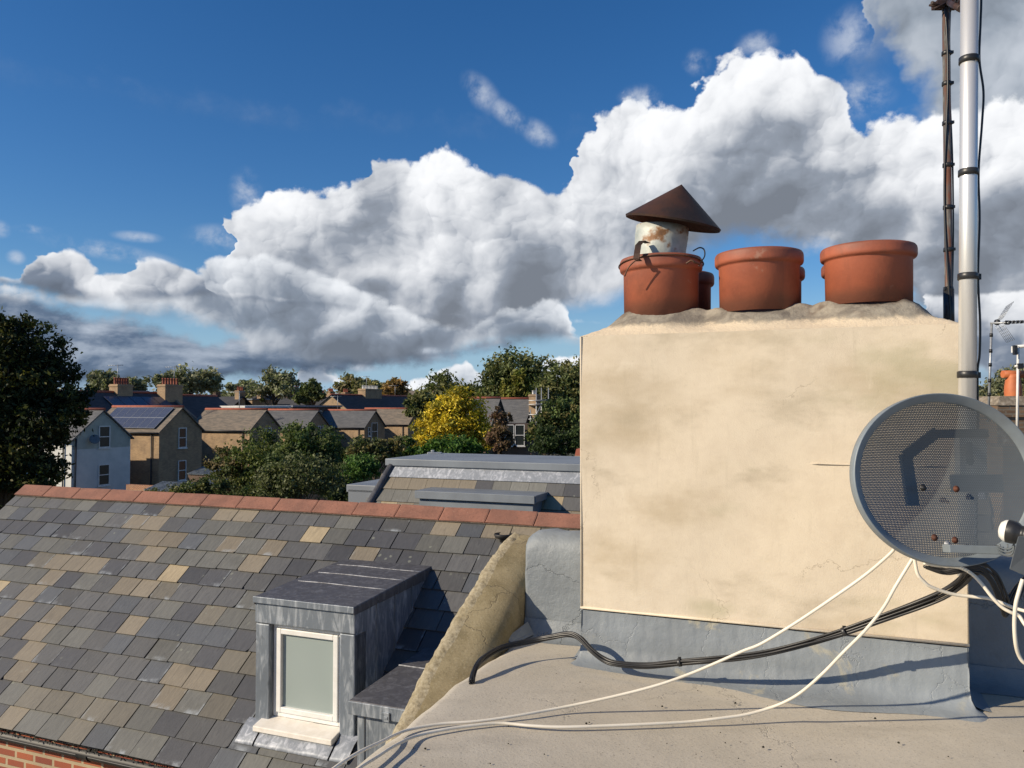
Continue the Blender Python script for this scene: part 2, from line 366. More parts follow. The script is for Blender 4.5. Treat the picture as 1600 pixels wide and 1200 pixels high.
# lead: blue grey sheet, pale runs of patina
def leadmat(name, base, pale, amt=.5, rough=.5):
    m, g, b, o = newmat(name); ob = co(g)
    n1 = g.noise(g.vm('MULTIPLY', ob, (6, 6, 1.3)), 3, 7, .65, 1.0); n2 = g.noise(ob, 14, 6, .6, .6); n3 = g.noise(ob, 2.0, 3, .5)
    c = g.mix(g.m('MULTIPLY', g.ss(n1, .44, .70), amt), base, pale)
    c = g.mix(g.ss(n2, .56, .76, 0, .45), c, tuple(x * .35 for x in base)); c = g.mix(g.ss(n3, .5, .75, 0, .35), c, tuple(x * .6 for x in base))
    g.put(b.inputs['Base Color'], c); b.inputs['Metallic'].default_value = .25; g.put(b.inputs['Roughness'], g.m('ADD', rough - .12, g.m('MULTIPLY', n2, .3)))
    bump(g, b, g.m('ADD', n3, g.m('MULTIPLY', n2, .3)), .5, .012)
    return m
M['lead'] = leadmat('lead_sheet', (.165, .190, .220), (.44, .47, .50), .85)
M['leadroof'] = leadmat('lead_roof', (.095, .092, .095), (.24, .24, .25), .5, .55)
M['leadpale'] = leadmat('lead_flashing', (.22, .24, .27), (.46, .48, .52), .9, .55)
M['leadweld'] = simple('lead_seam', (.36, .37, .39), (.15, .15, .16), 20, .5, .2)
M['greyroof'] = simple('grey_single_ply', (.20, .225, .25), (.155, .175, .20), 1.2, .5, 0, .1, 20, .003, stretch=(1, 3, 1))
M['upvc'] = simple('white_window_frame', (.80, .79, .76), (.72, .71, .67), 10, .35, 0, 0)
M['stonesill'] = simple('painted_sill', (.78, .74, .67), (.70, .65, .57), 12, .6)
m, g, b, o = newmat('frosted_glass'); g.put(b.inputs['Base Color'], g.mix(g.noise(co(g), 1.5, 2), (.25, .30, .29), (.36, .41, .39))); b.inputs['Roughness'].default_value = .35; M['frost'] = m
m, g, b, o = newmat('window_glass'); g.put(b.inputs['Base Color'], g.mix(g.noise(co(g), .6, 3), (.012, .016, .018), (.05, .06, .06))); b.inputs['Roughness'].default_value = .08; b.inputs['Specular IOR Level'].default_value = .9; M['glass'] = m
# cream render with algae and dirt
m, g, b, o = newmat('cream_render'); ob = co(g)
n1 = g.noise(ob, 2.6, 5, .6, .4); n2 = g.noise(g.vm('ADD', ob, (4, 2, 7)), 4.6, 7, .65, .6); n3 = g.noise(ob, 16, 7, .7); n4 = g.noise(ob, 240, 3, .6)
hz = g.vm('MULTIPLY', ob, (1, 1, 2.1))
c = g.mix(g.ss(n3, .3, .75), (.675, .585, .45), (.62, .53, .405))
a1 = g.noise(hz, 1.5, 5, .6); a2 = g.noise(g.vm('ADD', hz, (5, 1, 3)), 2.7, 5, .6); a3 = g.noise(g.vm('ADD', hz, (9, 2, 8)), 2.0, 4, .55)
c = g.mix(g.ss(a1, .47, .72, 0, .62), c, (.42, .335, .215)); c = g.mix(g.ss(a2, .52, .74, 0, .55), c, (.38, .32, .225)); c = g.mix(g.ss(a3, .53, .72, 0, .5), c, (.33, .31, .18))
st = g.noise(g.vm('MULTIPLY', ob, (7, 7, .7)), 3, 6, .65); c = g.mix(g.m('MULTIPLY', g.ss(st, .56, .75), .22), c, (.30, .25, .17)); c = g.mix(g.ss(g.noise(ob, 75, 5, .7), .60, .74, 0, .25), c, (.32, .27, .19)); c = g.mix(g.ss(n2, .62, .75, 0, .35), c, (.80, .72, .58))
hc = g.voro(g.vm('ADD', ob, g.vm('SCALE', g.noise(ob, 7, 6, .65, color=True), .22)), 1.25, 0, .5, 'DISTANCE_TO_EDGE')
c = g.mix(g.m('MULTIPLY', g.ss(hc, .0032, .0005), g.ss(g.noise(ob, 2.0, 2), .50, .58, 0, .5)), c, (.22, .17, .11))
g.put(b.inputs['Base Color'], c); b.inputs['Roughness'].default_value = .92
bump(g, b, g.m('ADD', g.m('MULTIPLY', n4, .22), g.noise(ob, 3.4, 6, .55)), .45, .010); M['render'] = m
# flaunching: rough cement with soot
m, g, b, o = newmat('sooty_cement'); ob = co(g)
n1 = g.noise(ob, 9, 8, .7, .5); n2 = g.noise(ob, 3.2, 4, .6)
c = g.ramp(n1, [(.25, (.07, .06, .05)), (.48, (.22, .18, .13)), (.62, (.36, .31, .24)), (.8, (.48, .42, .32))])
c = g.mix(g.ss(n2, .52, .66, 0, .6), c, (.09, .05, .03))
g.put(b.inputs['Base Color'], c); b.inputs['Roughness'].default_value = .95; bump(g, b, g.m('ADD', n1, g.noise(ob, 60, 5, .7)), .9, .014); M['cement'] = m
# blue grey paint, peeling to a pale coat
def bluemat(name, amt, dk=1.0, bsz=.6):
    m, g, b, o = newmat(name); ob = co(g)
    n1 = g.noise(ob, 5.5, 7, .62, .8); n2 = g.noise(g.vm('ADD', ob, (3, 3, 3)), 2.4, 5, .6); n3 = g.noise(ob, 26, 6, .6)
    c = g.mix(g.ss(n2, .35, .68), (.205 * dk, .228 * dk, .245 * dk), (.155 * dk, .172 * dk, .185 * dk))
    c = g.mix(g.ss(n3, .5, .75, 0, .35), c, (.24, .26, .27))
    c = g.mix(g.m('MULTIPLY', g.ss(n1, .66 - amt, .72 - amt * .6), .7), c, (.38, .355, .27))
    cr = g.voro(g.vm('ADD', ob, g.vm('SCALE', g.noise(ob, 9, 5, .6, color=True), .18)), 2.6, 0, .5, 'DISTANCE_TO_EDGE')
    c = g.mix(g.m('MULTIPLY', g.ss(cr, .006, .001), g.ss(g.noise(ob, 1.7, 2), .57, .64, 0, .22)), c, (.05, .05, .055))
    g.put(b.inputs['Base Color'], c); g.put(b.inputs['Roughness'], g.m('ADD', .42, g.m('MULTIPLY', n3, .3)))
    bump(g, b, g.m('ADD', g.m('MULTIPLY', g.noise(ob, 11, 6, .65), 1.0), g.m('MULTIPLY', g.ss(cr, .0, .01), .25)), bsz, .012); return m
M['blue'] = bluemat('blue_grey_paint', .065, 1.22, .45); M['bluewall'] = bluemat('blue_grey_bitumen_paint', -.06, 1.08, .8)
# felt deck
m, g, b, o = newmat('roof_felt'); ob = co(g)
n1 = g.noise(ob, 1.6, 6, .6, .4); n2 = g.noise(ob, 9, 7, .65, .5); n3 = g.noise(ob, 130, 4, .7); sp = g.voro(ob, 42, 0, .5)
c = g.mix(g.ss(n1, .35, .68), (.49, .445, .365), (.425, .385, .31)); c = g.mix(g.ss(n2, .50, .75, 0, .35), c, (.53, .49, .41)); c = g.mix(g.ss(n3, .54, .70, 0, .55), c, (.17, .145, .12)); c = g.mix(g.ss(g.noise(g.vm('MULTIPLY', ob, (1, 3, 1)), 2.2, 6, .6), .52, .72, 0, .35), c, (.27, .245, .20))
c = g.mix(g.m('MULTIPLY', g.ss(sp, .10, .05), g.ss(g.noise(ob, 4, 3), .48, .58)), c, (.05, .04, .03))
wv = g.vm('ADD', ob, g.vm('SCALE', g.noise(ob, 5, 6, .65, color=True), .35))
cr = g.voro(wv, 1.1, 0, .5, 'DISTANCE_TO_EDGE')
crk = g.m('MULTIPLY', g.ss(cr, .006, .001), g.ss(g.noise(ob, 1.3, 2), .53, .60))
c = g.mix(g.m('MULTIPLY', crk, .12), c, (.07, .055, .045))
g.put(b.inputs['Base Color'], c); b.inputs['Roughness'].default_value = .85
bump(g, b, g.m('ADD', g.m('ADD', g.m('MULTIPLY', n3, .25), g.noise(ob, 6, 6, .6)), g.m('MULTIPLY', crk, -.5)), .45, .010); M['felt'] = m
# rough cast coping
m, g, b, o = newmat('rough_cast'); ob = co(g)
n1 = g.noise(ob, 55, 5, .7); n2 = g.noise(ob, 7, 6, .65); v1 = g.voro(ob, 75, 0, .5)
c = g.ramp(n1, [(.32, (.20, .165, .10)), (.48, (.32, .27, .175)), (.66, (.42, .37, .255)), (.85, (.58, .53, .41))])
c = g.mix(g.ss(n2, .50, .68, 0, .55), c, (.24, .195, .105)); c = g.mix(g.ss(g.noise(ob, 30, 7, .7), .60, .72, 0, .6), c, (.10, .085, .055))
g.put(b.inputs['Base Color'], c); b.inputs['Roughness'].default_value = .95; bump(g, b, g.m('ADD', g.m('MULTIPLY', v1, -.5), n1), .5, .006); M['cast'] = m
m, g, b, o = newmat('mossy_mortar'); ob = co(g)
n1 = g.noise(ob, 120, 4, .65); n2 = g.noise(ob, 6, 7, .65, .3); n3 = g.noise(ob, 2.6, 4, .5)
c = g.mix(g.ss(n2, .36, .66), (.305, .25, .145), (.205, .165, .088)); c = g.mix(g.ss(n3, .48, .66, 0, .5), c, (.20, .155, .065)); c = g.mix(g.ss(n1, .55, .72, 0, .45), c, (.44, .40, .29)); c = g.mix(g.ss(n1, .45, .30, 0, .4), c, (.10, .08, .045))
cr = g.voro(g.vm('ADD', ob, g.vm('SCALE', g.noise(ob, 11, 5, .6, color=True), .12)), 2.2, 0, .5, 'DISTANCE_TO_EDGE')
c = g.mix(g.m('MULTIPLY', g.ss(cr, .006, .001), .6), c, (.07, .055, .035))
g.put(b.inputs['Base Color'], c); b.inputs['Roughness'].default_value = .95; bump(g, b, g.m('ADD', g.m('ADD', g.m('MULTIPLY', n1, .5), n2), g.m('MULTIPLY', g.ss(cr, 0, .01), .4)), .45, .008); M['castface'] = m
# terracotta pots, sooty near the rim and base
m, g, b, o = newmat('terracotta_pot'); ob = co(g); n1 = g.noise(ob, 7, 5, .6); n2 = g.noise(g.vm('ADD', ob, (2, 5, 1)), 4, 6, .65)
c = g.mix(g.ss(n1, .35, .7), (.38, .108, .054), (.305, .086, .046)); c = g.mix(g.ss(n2, .50, .74, 0, .6), c, (.11, .045, .028)); zl = g.sep(ob)[2]; c = g.mix(g.ss(g.noise(g.vm('MULTIPLY', ob, (9, 9, 1.2)), 2.0, 6, .65), .54, .74, 0, .45), c, (.16, .07, .045)); c = g.mix(g.ss(g.noise(g.vm('ADD', ob, (7, 7, 2)), 9, 7, .7), .63, .72, 0, .35), c, (.50, .36, .27)); c = g.mix(g.m('MULTIPLY', g.ss(g.m('ADD', zl, g.m('MULTIPLY', g.m('SUBTRACT', n1, .5), .06)), 1.555, 1.595), .45), c, (.10, .045, .030)); c = g.mix(g.m('MULTIPLY', g.ss(g.m('ADD', zl, g.m('MULTIPLY', g.m('SUBTRACT', n2, .5), .10)), 1.44, 1.385), .55), c, (.12, .06, .04)); c = g.mix(g.ss(g.noise(ob, 60, 4), .68, .8, 0, .2), c, (.46, .25, .16))
g.put(b.inputs['Base Color'], c); b.inputs['Roughness'].default_value = .62; bump(g, b, g.noise(ob, 90, 4), .2, .003); M['pot'] = m
M['rust'] = simple('rusty_sheet', (.070, .030, .017), (.030, .020, .016), 7, .62, .25, .4, 70, .003, stretch=(1, 1, .5))
m, g, b, o = newmat('galvanised_flue'); ob = co(g); n = g.noise(ob, 11, 6, .6)
g.put(b.inputs['Base Color'], g.ramp(n, [(.35, (.34, .38, .36)), (.54, (.48, .50, .46)), (.62, (.24, .12, .05)), (.75, (.09, .05, .03))])); b.inputs['Metallic'].default_value = .2; b.inputs['Roughness'].default_value = .6
bump(g, b, g.noise(ob, 14, 5), .5, .01); M['flue'] = m
M['wire'] = simple('copper_wire', (.18, .085, .045), (.08, .045, .03), 30, .5, .4, 0)
m, g, b, o = newmat('aluminium_mast'); ob = co(g); n = g.noise(g.vm('MULTIPLY', ob, (30, 30, 1.5)), 2, 5, .6)
g.put(b.inputs['Base Color'], g.mix(n, (.68, .67, .64), (.80, .79, .76))); b.inputs['Metallic'].default_value = .55; b.inputs['Roughness'].default_value = .36; M['alu'] = m
m, g, b, o = newmat('rusty_mast'); ob = co(g); n = g.noise(g.vm('MULTIPLY', ob, (8, 8, 1.6)), 2.2, 6, .65)
g.put(b.inputs['Base Color'], g.ramp(n, [(.40, (.26, .26, .24)), (.50, (.10, .09, .08)), (.58, (.15, .06, .035)), (.72, (.05, .03, .025))])); b.inputs['Roughness'].default_value = .6; b.inputs['Metallic'].default_value = .2; M['rustmast'] = m
M['tape'] = simple('black_tape', (.016, .016, .017), (.03, .03, .03), 20, .4, 0, .3, 60, .002)
M['blackcable'] = simple('black_cable', (.012, .012, .013), (.022, .021, .020), 9, .38, 0, 0)
M['whitecable'] = simple('white_cable', (.80, .74, .62), (.68, .62, .50), 4, .45, 0, 0)
M['greyplastic'] = simple('grey_plastic', (.135, .155, .17), (.11, .125, .14), 8, .45, 0, .1)
M['whiteplastic'] = simple('white_lens', (.82, .80, .74), (.76, .74, .68), 8, .35, 0, 0)
M['rustbolt'] = simple('rusty_bolt', (.14, .045, .02), (.07, .03, .02), 30, .7, .2, .3)
M['galv'] = simple('galvanised', (.42, .44, .45), (.30, .31, .32), 20, .45, .5, .2)
# perforated dish
def meshmat(name, hole):
    m, g, b, o = newmat(name); ob = co(g, 'UV'); x, y, _ = g.sep(ob)
    pit = .0052
    def hexd(ox, oy):
        fx = g.m('SUBTRACT', g.m('FRACT', g.m('ADD', g.m('DIVIDE', x, pit), ox)), .5); fy = g.m('SUBTRACT', g.m('FRACT', g.m('ADD', g.m('DIVIDE', y, pit * 1.732), oy)), .5)
        fx = g.m('MULTIPLY', fx, pit); fy = g.m('MULTIPLY', fy, pit * 1.732)
        return g.m('SQRT', g.m('ADD', g.m('MULTIPLY', fx, fx), g.m('MULTIPLY', fy, fy)))
    d = g.m('MINIMUM', hexd(0, 0), hexd(.5, .5)); h = g.m('LESS_THAN', d, hole)
    n = g.noise(co(g), 6, 5, .6)
    c = g.mix(n, (.085, .100, .112), (.12, .138, .150)); c = g.mix(g.ss(g.noise(co(g), 12, 6, .7), .60, .72, 0, .4), c, (.22, .24, .25))
    g.put(b.inputs['Base Color'], c); b.inputs['Roughness'].default_value = .45; b.inputs['Metallic'].default_value = .1
    tr = g.n('ShaderNodeBsdfTransparent'); mx = g.n('ShaderNodeMixShader'); g.put(mx.inputs[0], h)
    g.nt.links.new(b.outputs[0], mx.inputs[1]); g.nt.links.new(tr.outputs[0], mx.inputs[2]); g.nt.links.new(mx.outputs[0], o.inputs[0]); return m
M['dish'] = meshmat('perforated_dish', .00088)
M['dishrim'] = simple('dish_rim', (.23, .265, .285), (.19, .215, .23), 10, .45, .1, 0)
# far buildings and plants
M['stock'] = brickmat('stock_brick', (.44, .285, .145), (.32, .20, .105), (.34, .27, .19), .225, .075, .012, .45)
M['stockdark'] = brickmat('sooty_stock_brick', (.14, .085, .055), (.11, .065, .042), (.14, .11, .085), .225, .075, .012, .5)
M['whitewall'] = simple('white_painted_wall', (.66, .66, .62), (.56, .57, .54), 1.0, .8)
M['roofgrey'] = simple('grey_roof_slates', (.115, .115, .115), (.075, .077, .08), 1.4, .65, 0, .5, 8, .03, stretch=(1, 1, 5))
M['roofgreen'] = simple('lichened_roof_tiles', (.20, .16, .12), (.115, .10, .08), 1.6, .75, 0, .5, 8, .03, stretch=(1, 1, 5))
M['roofdark'] = simple('dark_roof_slates', (.055, .056, .062), (.035, .036, .042), 1.4, .9, 0, .5, 8, .03, stretch=(1, 1, 5))
M['redtile'] = simple('red_ridge_tiles', (.33, .095, .055), (.24, .075, .05), 4, .8)
m, g, b, o = newmat('solar_cells'); uv = co(g, 'UV'); br = g.n('ShaderNodeTexBrick'); br.offset = 0; g.put(br.inputs['Vector'], uv)
for k, v in (('Scale', 1.0), ('Mortar Size', .008), ('Brick Width', .16), ('Row Height', .16)): br.inputs[k].default_value = v
g.put(br.inputs['Color1'], (.045, .055, .09)); g.put(br.inputs['Color2'], (.055, .065, .10)); g.put(br.inputs['Mortar'], (.15, .16, .2)); g.put(b.inputs['Base Color'], br.outputs[0]); b.inputs['Roughness'].default_value = .22; M['solar'] = m
M['white'] = simple('white_paint', (.75, .74, .70), (.62, .61, .58), 6, .5, 0, 0)
M['pipe'] = simple('dark_downpipe', (.02, .02, .022), (.03, .03, .03), 8, .5, 0, 0)
M['bark'] = simple('bark', (.10, .075, .05), (.055, .042, .03), 9, .95, 0, .6, 20, .03, stretch=(1, 1, .3))
M['leaf'] = colmat('leaves', .6, .25, 3, 0, 50, .22, leaf=True)
M['ground'] = simple('garden_ground', (.045, .055, .025), (.075, .06, .04), .12, .95, 0, .5, 3, .05)
M['polycarb'] = simple('corrugated_plastic_roof', (.15, .17, .185), (.07, .08, .085), 2, .35, 0, 0)

# ------------------------------------------------------------------ ground
mb = MB(); z0 = -H
mb.quad(V(-2500, -600, z0), V(2500, -600, z0), V(2500, 3500, z0), V(-2500, 3500, z0))
tag(build(mb, 'ground', M['ground']), kind='structure')

# ------------------------------------------------------------------ the flat-roofed building we stand on
E0 = V(.057, 3.48, 0)                                  # left end of the parapet foot
def EP(s, t, z=0.0): return E0 + U * s + WD * t + UP * z
own = thing('flat_roof_building', EP(2, 2, -H), 'building with pale grey felt flat roof in the foreground, under the cream chimney', 'building')
mb = MB(); rows = []
nr = random.Random(3)
ts = [-.3 + .055 * i for i in range(130)]; ss_ = [0, .004, .03, .09, .2] + [.2 + .09 * i for i in range(1, 70)]
for t in ts:
    wob = .008 * math.sin(t * 7) + .005 * math.sin(t * 23 + 1) + .003 * nr.uniform(-1, 1)
    row = [EP(wob, t, -1.05)]
    for k, s in enumerate(ss_):
        zz = -1.0 + .006 * math.sin(s * 3.1 + t * 1.7) * math.sin(t * 2.3) + (-.018 if k == 0 else (-.006 if k == 1 else 0))
        row.append(EP(max(s, 0) + (wob if k < 3 else wob * .3 if k < 5 else 0), t, zz))
    rows.append(row)
mb.grid(rows); build(mb, 'flat_roof', M['felt'], own)
mb = MB(); mb.box(EP(.02, -.28, -H), U * 6.3, WD * 7.1, UP * (H - 1.06)); build(mb, 'wall', M['stock'], own)
mb = MB(); mb.box(EP(.35, -3.3, -H), U * 6, WD * 3.0, UP * (H - 1.35)); build(mb, 'rear_block', M['stock'], own)
mb = MB(); nr = random.Random(19)
for k in range(260):
    s_, t_ = nr.uniform(.06, 3.2), nr.uniform(.15, 2.6) ; r_ = nr.choice([.0012, .0016, .002, .0025, .004]); c_ = EP(s_, t_, -.9965)
    if (c_ - V(.272, 3.1, c_.z)).dot(V(-.3668, -.9303, 0)) < .16 and s_ > .25: continue
    mb.lathe([(0, 0), (r_, r_ * .3), (r_ * .7, r_ * 1.1), (0, r_ * 1.3)], c_, V(nr.uniform(-.3, .3), nr.uniform(-.3, .3), 1), 6, False)
tag(build(mb, 'roof_grit', M['moss'], own), kind='stuff')
# parapet wall, painted, top rounded and lumpy
def PF(px):                                            # distance along the parapet for a picture column at eye level
    n = WD; d = pix_dir(px, 633); p = d * (n.dot(E0) / n.dot(d)); return (p - E0).dot(U)
par = thing('parapet_wall', EP(1.0, -.12, -1.0), 'low parapet wall under cracked blue-grey paint behind the cream chimney', 'wall')
mb = MB(); rows = []; nr = random.Random(5)
S = [0, .01, .03, .06] + [.06 + .04 * i for i in range(1, 100)]
prof = [(.0, -1.02), (.0, -.98), (-.003, -.90), (-.005, -.82), (-.004, -.74), (-.006, -.68), (-.008, -.63), (-.018, -.592), (-.045, -.568), (-.10, -.556), (-.16, -.558), (-.21, -.585), (-.24, -.66), (-.24, -1.4)]
for s in S:
    e = min(1, s / .06); drop = .028 * (1 - e) ** 2 + .007 * math.sin(s * 7)
    rows.append([EP(s, t + .004 * math.sin(s * 31 + z * 40) * (1 if -.95 < z < -.57 else 0), z + (nr.uniform(-.004, .004) - drop if z > -.72 else 0)) for t, z in prof])
rows.insert(0, [EP(.002, -.12, min(z, -.62)) for t, z in prof])
mb.grid(rows); build(mb, 'wall', M['bluewall'], par)
mb = MB()                                              # felt fillet at the foot and the dog-eared flashing in the corner
rows = []
for s in S[:60]:
    rows.append([EP(s, .003, -.93), EP(s, .012, -.97), EP(s, .045, -.994), EP(s, .10 + .01 * math.sin(s * 13), -.9985)])
mb.grid(rows); build(mb, 'fillet', M['bluewall'], par)
mb = MB()
def atz(px, py, z):
    d = pix_dir(px, py); return d * (z / d.z)
def onw(px, py, off=.008): 
    return onplane(px, py, EP(0, off), WD)
p1, p2, p3 = onw(822, 926), onw(846, 929), onw(846, 956); p4, p5, p6 = atz(824, 988, -.990), atz(803, 1003, -.992), atz(779, 1013, -.985)
a_, b2 = atz(826, 989, -.99), atz(792, 1004, -.99)
mb.hexa([a_, b2, b2 + U * .035, a_ + U * .035], [a_ + UP * .05 - U * .004, b2 + UP * .02 - U * .004, b2 + U * .02 + UP * .004, a_ + U * .02 + UP * .01])
build(mb, 'flashing', M['blue'], par, .002)
# raking party wall with its rough cast coping
zc_pts = [(-.5, -.70), (-.46, -.645), (-.4, -.630), (-.25, -.653), (-.1, -.70), (0, -.742), (.1, -.785), (.3, -.89), (.55, -1.025), (.8, -1.16), (1.4, -1.50), (2.2, -1.95), (3.2, -2.5)]
def zc(t):
    for (a, za), (b_, zb) in zip(zc_pts, zc_pts[1:]):
        if t <= b_: return za + (zb - za) * (t - a) / (b_ - a)
    return zc_pts[-1][1]
pw = thing('raking_party_wall', EP(-.12, 1, -3.5), 'sloping rough-cast party wall between the slate roof and the flat roof', 'wall')
mb = MB(); rows = []; rows2 = []; nr = random.Random(11)
T = [-.5 + .015 * i for i in range(248)]
for t in T:
    z = zc(t); j = lambda a=.006: nr.uniform(-a, a); w = .005 * math.sin(t * 8 + 1) + .003 * math.sin(t * 21)
    rows.append([EP(-.235, t, -4.6 if t > -.4 else z - .2), EP(-.235 + w, t, z - .09), EP(-.232 + w + j(.003), t, z - .055 + j(.004)), EP(-.220 + w + j(.004), t, z - .024 + j()), EP(-.195 + w + j(.003), t, z - .002 + j(.005)), EP(-.175 + w + j(.005), t, z - .004 + j(.005)), EP(-.158 + w + j(.004), t, z - .009 + j(.003))])
    a_ = rows[-1][-1]; rows2.append([a_, EP(-.12, t, z - .016 + .004 * math.sin(t * 13)), EP(-.08, t, z - .026 + .003 * math.sin(t * 7)), EP(-.04, t, z - .044 + .003 * math.sin(t * 19)), EP(-.012, t, z - .070 + j(.002)), EP(-.004 + j(.002), t, z - .100), EP(-.006, t, z - .5 if z - .5 < -1.1 else -1.2)])
mb.grid(rows); build(mb, 'coping_crest', M['cast'], pw)
mb = MB(); mb.grid(rows2); build(mb, 'coping_slope', M['castface'], pw)
mb = MB()
for t in range(0, 1):
    mb.box(EP(-.225, -.45, -4.7), U * .20, WD * 3.6, UP * 2.0)
build(mb, 'wall', M['stock'], pw)

# ------------------------------------------------------------------ chimney stack
cU = V(1.228, -.484, 0).normalized(); cW = V(-cU.y * -1, -cU.x, 0).normalized(); cW = V(cU.y, -cU.x, 0)
FL = V(.272, 3.1, 0)
def C(s, t, z): return FL + cU * s + cW * t + UP * z
CW, CD = 1.322, .95
ch = thing('chimney_stack', C(CW / 2, -CD / 2, -1.0), 'wide cream-rendered chimney stack with six terracotta pots on the flat roof', 'chimney')
mb = MB(); rows = []
# rendered body as gridded faces with a slight wobble
def face(fn, nu, nv):
    mb.grid([[fn(i / nu, j / nv) for i in range(nu + 1)] for j in range(nv + 1)])
nr2 = np.random.default_rng(4)
def wobz(s, z): return .0035 * math.sin(s * 5 + z * 3) + .0025 * math.sin(s * 11 - z * 7)
face(lambda a, b_: C(a * CW, wobz(a * CW, b_), -.79 + 1.062 * b_), 50, 40)
face(lambda a, b_: C(0, -CD * (1 - a) + wobz(0, b_) * a, -.79 + 1.062 * b_), 10, 10)
face(lambda a, b_: C(CW, -CD * a + wobz(CW, b_) * (1 - a), -.79 + 1.062 * b_), 10, 10)
face(lambda a, b_: C(CW * (1 - a), -CD, -.79 + 1.062 * b_), 10, 10)
face(lambda a, b_: C(a * CW, -CD * (1 - b_) + (wobz(a * CW, 0)) * b_, -.79), 50, 1)
body = build(mb, 'rendered_stack', M['render'], ch)
mb = MB(); mb.tube([C(0, .001, -.79), C(0, .001, .27)], .004, 8); mb.tube([C(CW, .001, -.79), C(CW, .001, .262)], .004, 8); mb.tube([C(-.004, .002, -.79), C(CW + .004, .003, -.790)], .005, 8); build(mb, 'render_bead', M['render'], ch)
mb = MB(); mb.tube(spline([C(.84, .004, .0 - .205), C(.95, .0042, -.207), C(1.08, .004, -.206), C(1.2, .004, -.205), C(1.31, .004, -.203)], 4), [.0005] + [.0022] * 16, 6); build(mb, 'crack_lip', M['render'], ch)
# flaunching: bevelled collar and mounded cement
pots = []
def pot_at(px, off):
    k = (px - 800) / F; y = (FL + cW * -off).dot(cW) / (cW.x * k + cW.y); return V(k * y, y, 0)
front = [pot_at(1033.5, .24), pot_at(1187, .24), pot_at(1358.5, .24)]
rear = [p - cW * .40 for p in front]
allp = front + rear
mb = MB(); N1, N2 = 110, 60; rows = []; nr = random.Random(2)
for j in range(N2 + 1):
    row = []
    for i in range(N1 + 1):
        s = CW * i / N1; t = -CD * j / N2
        d = min(s, CW - s, -t, CD + t)
        z = .272 + min(1, d / .17) * .085 if True else 0
        if -t < .2: z = .272 + min(min(-t, .17) / .17, min(s, CW - s) / .20) * .085
        z = min(z, .272 + .085)
        p = C(s, t, 0); m_ = 0
        for c_ in allp:
            r_ = (p - c_).length; m_ = max(m_, .030 * math.exp(-((r_ - .16) / .055) ** 2) if r_ > .16 else .030)
        z += m_ * min(1, d / .05) + (.004 * math.sin(s * 17) * math.sin(t * 23) + nr.uniform(-.0015, .0015)) * min(1, d / .06)
        z += .010 * math.sin(s * 6 + 1) * min(1, d / .15)
        row.append(C(s, t + (wobz(s, 1) if j == 0 else 0), z))
    rows.append(row)
mb.grid(rows)
# two tone: lower bevel is render coloured, mound is sooty cement
m, g, b, o = newmat('flaunching_cement'); ob = co(g); n1 = g.noise(ob, 10, 8, .7, .5); n2 = g.noise(ob, 3.5, 4, .6)
cz = g.sep(co(g, 'Object'))[2]
c = g.ramp(n1, [(.28, (.08, .07, .06)), (.44, (.20, .175, .14)), (.58, (.32, .285, .225)), (.8, (.46, .41, .33))]); c = g.mix(g.ss(n2, .52, .64, 0, .75), c, (.085, .045, .025))
f = g.ss(g.m('ADD', cz, g.m('MULTIPLY', g.m('SUBTRACT', n1, .5), .10)), 1.296, 1.322)
c = g.mix(f, (.66, .55, .395), c); g.put(b.inputs['Base Color'], c); b.inputs['Roughness'].default_value = .95; bump(g, b, g.m('ADD', n1, g.noise(ob, 60, 5, .7)), .5, .010)
build(mb, 'flaunching', m, ch)
# base: painted upstand sweeping out onto the deck
mb = MB(); rows = []; nr = random.Random(8)
pr = [(-.004, -.80), (-.002, -.86), (.006, -.885), (.004, -.93), (.012, -.965), (.035, -.988), (.075, -.997), (.11, -.9995), (.13, -1.003)]
for i in range(141):
    s = -.035 + (CW + .08) * i / 140; e = 0
    se = max(0, -s, s - CW); rows.append([C(min(max(s, -.002), CW + .002) if z > -.95 else min(max(s, -t * .5), CW + t * .5), t * (1 + .25 * math.sin(s * 9) if t > .03 else 1) * (1 - (se / .046) ** 2 * .5) + nr.uniform(-.0015, .0015), z + (.004 * math.sin(s * 14) if -.9 < z < -.87 else 0)) for t, z in pr])
mb.grid(rows)
for (s, sg) in ((0, -1), (CW, 1)):
    rows = []
    for i in range(20):
        t = -CD * i / 19
        rows.append([C(s + sg * (a * .55), t, z) for a, z in pr])
    if sg > 0: rows = rows[::-1]
    mb.grid(rows)
build(mb, 'painted_upstand', M['blue'], ch)
pprof = [(.140, 0), (.150, .0), (.152, .186), (.154, .190), (.159, .193), (.1635, .196), (.1665, .201), (.1675, .208), (.1675, .230), (.166, .238), (.162, .2445), (.154, .247), (.144, .248), (.136, .244), (.133, .232), (.132, .02)]
pz = [.372, .378, .388]
for k, p in enumerate(allp):
    mb = MB(); zb = [.358, .375, .385][k % 3] - .015; top = [.600, .596, .590][k % 3] if k < 3 else .596
    sc = (top - zb) / .248
    mb.lathe([(r_ * (1.0 if k < 3 else .98), z * sc) for r_, z in pprof], V(p.x, p.y, zb), n=56); build(mb, 'chimney_pot', M['pot'], ch)
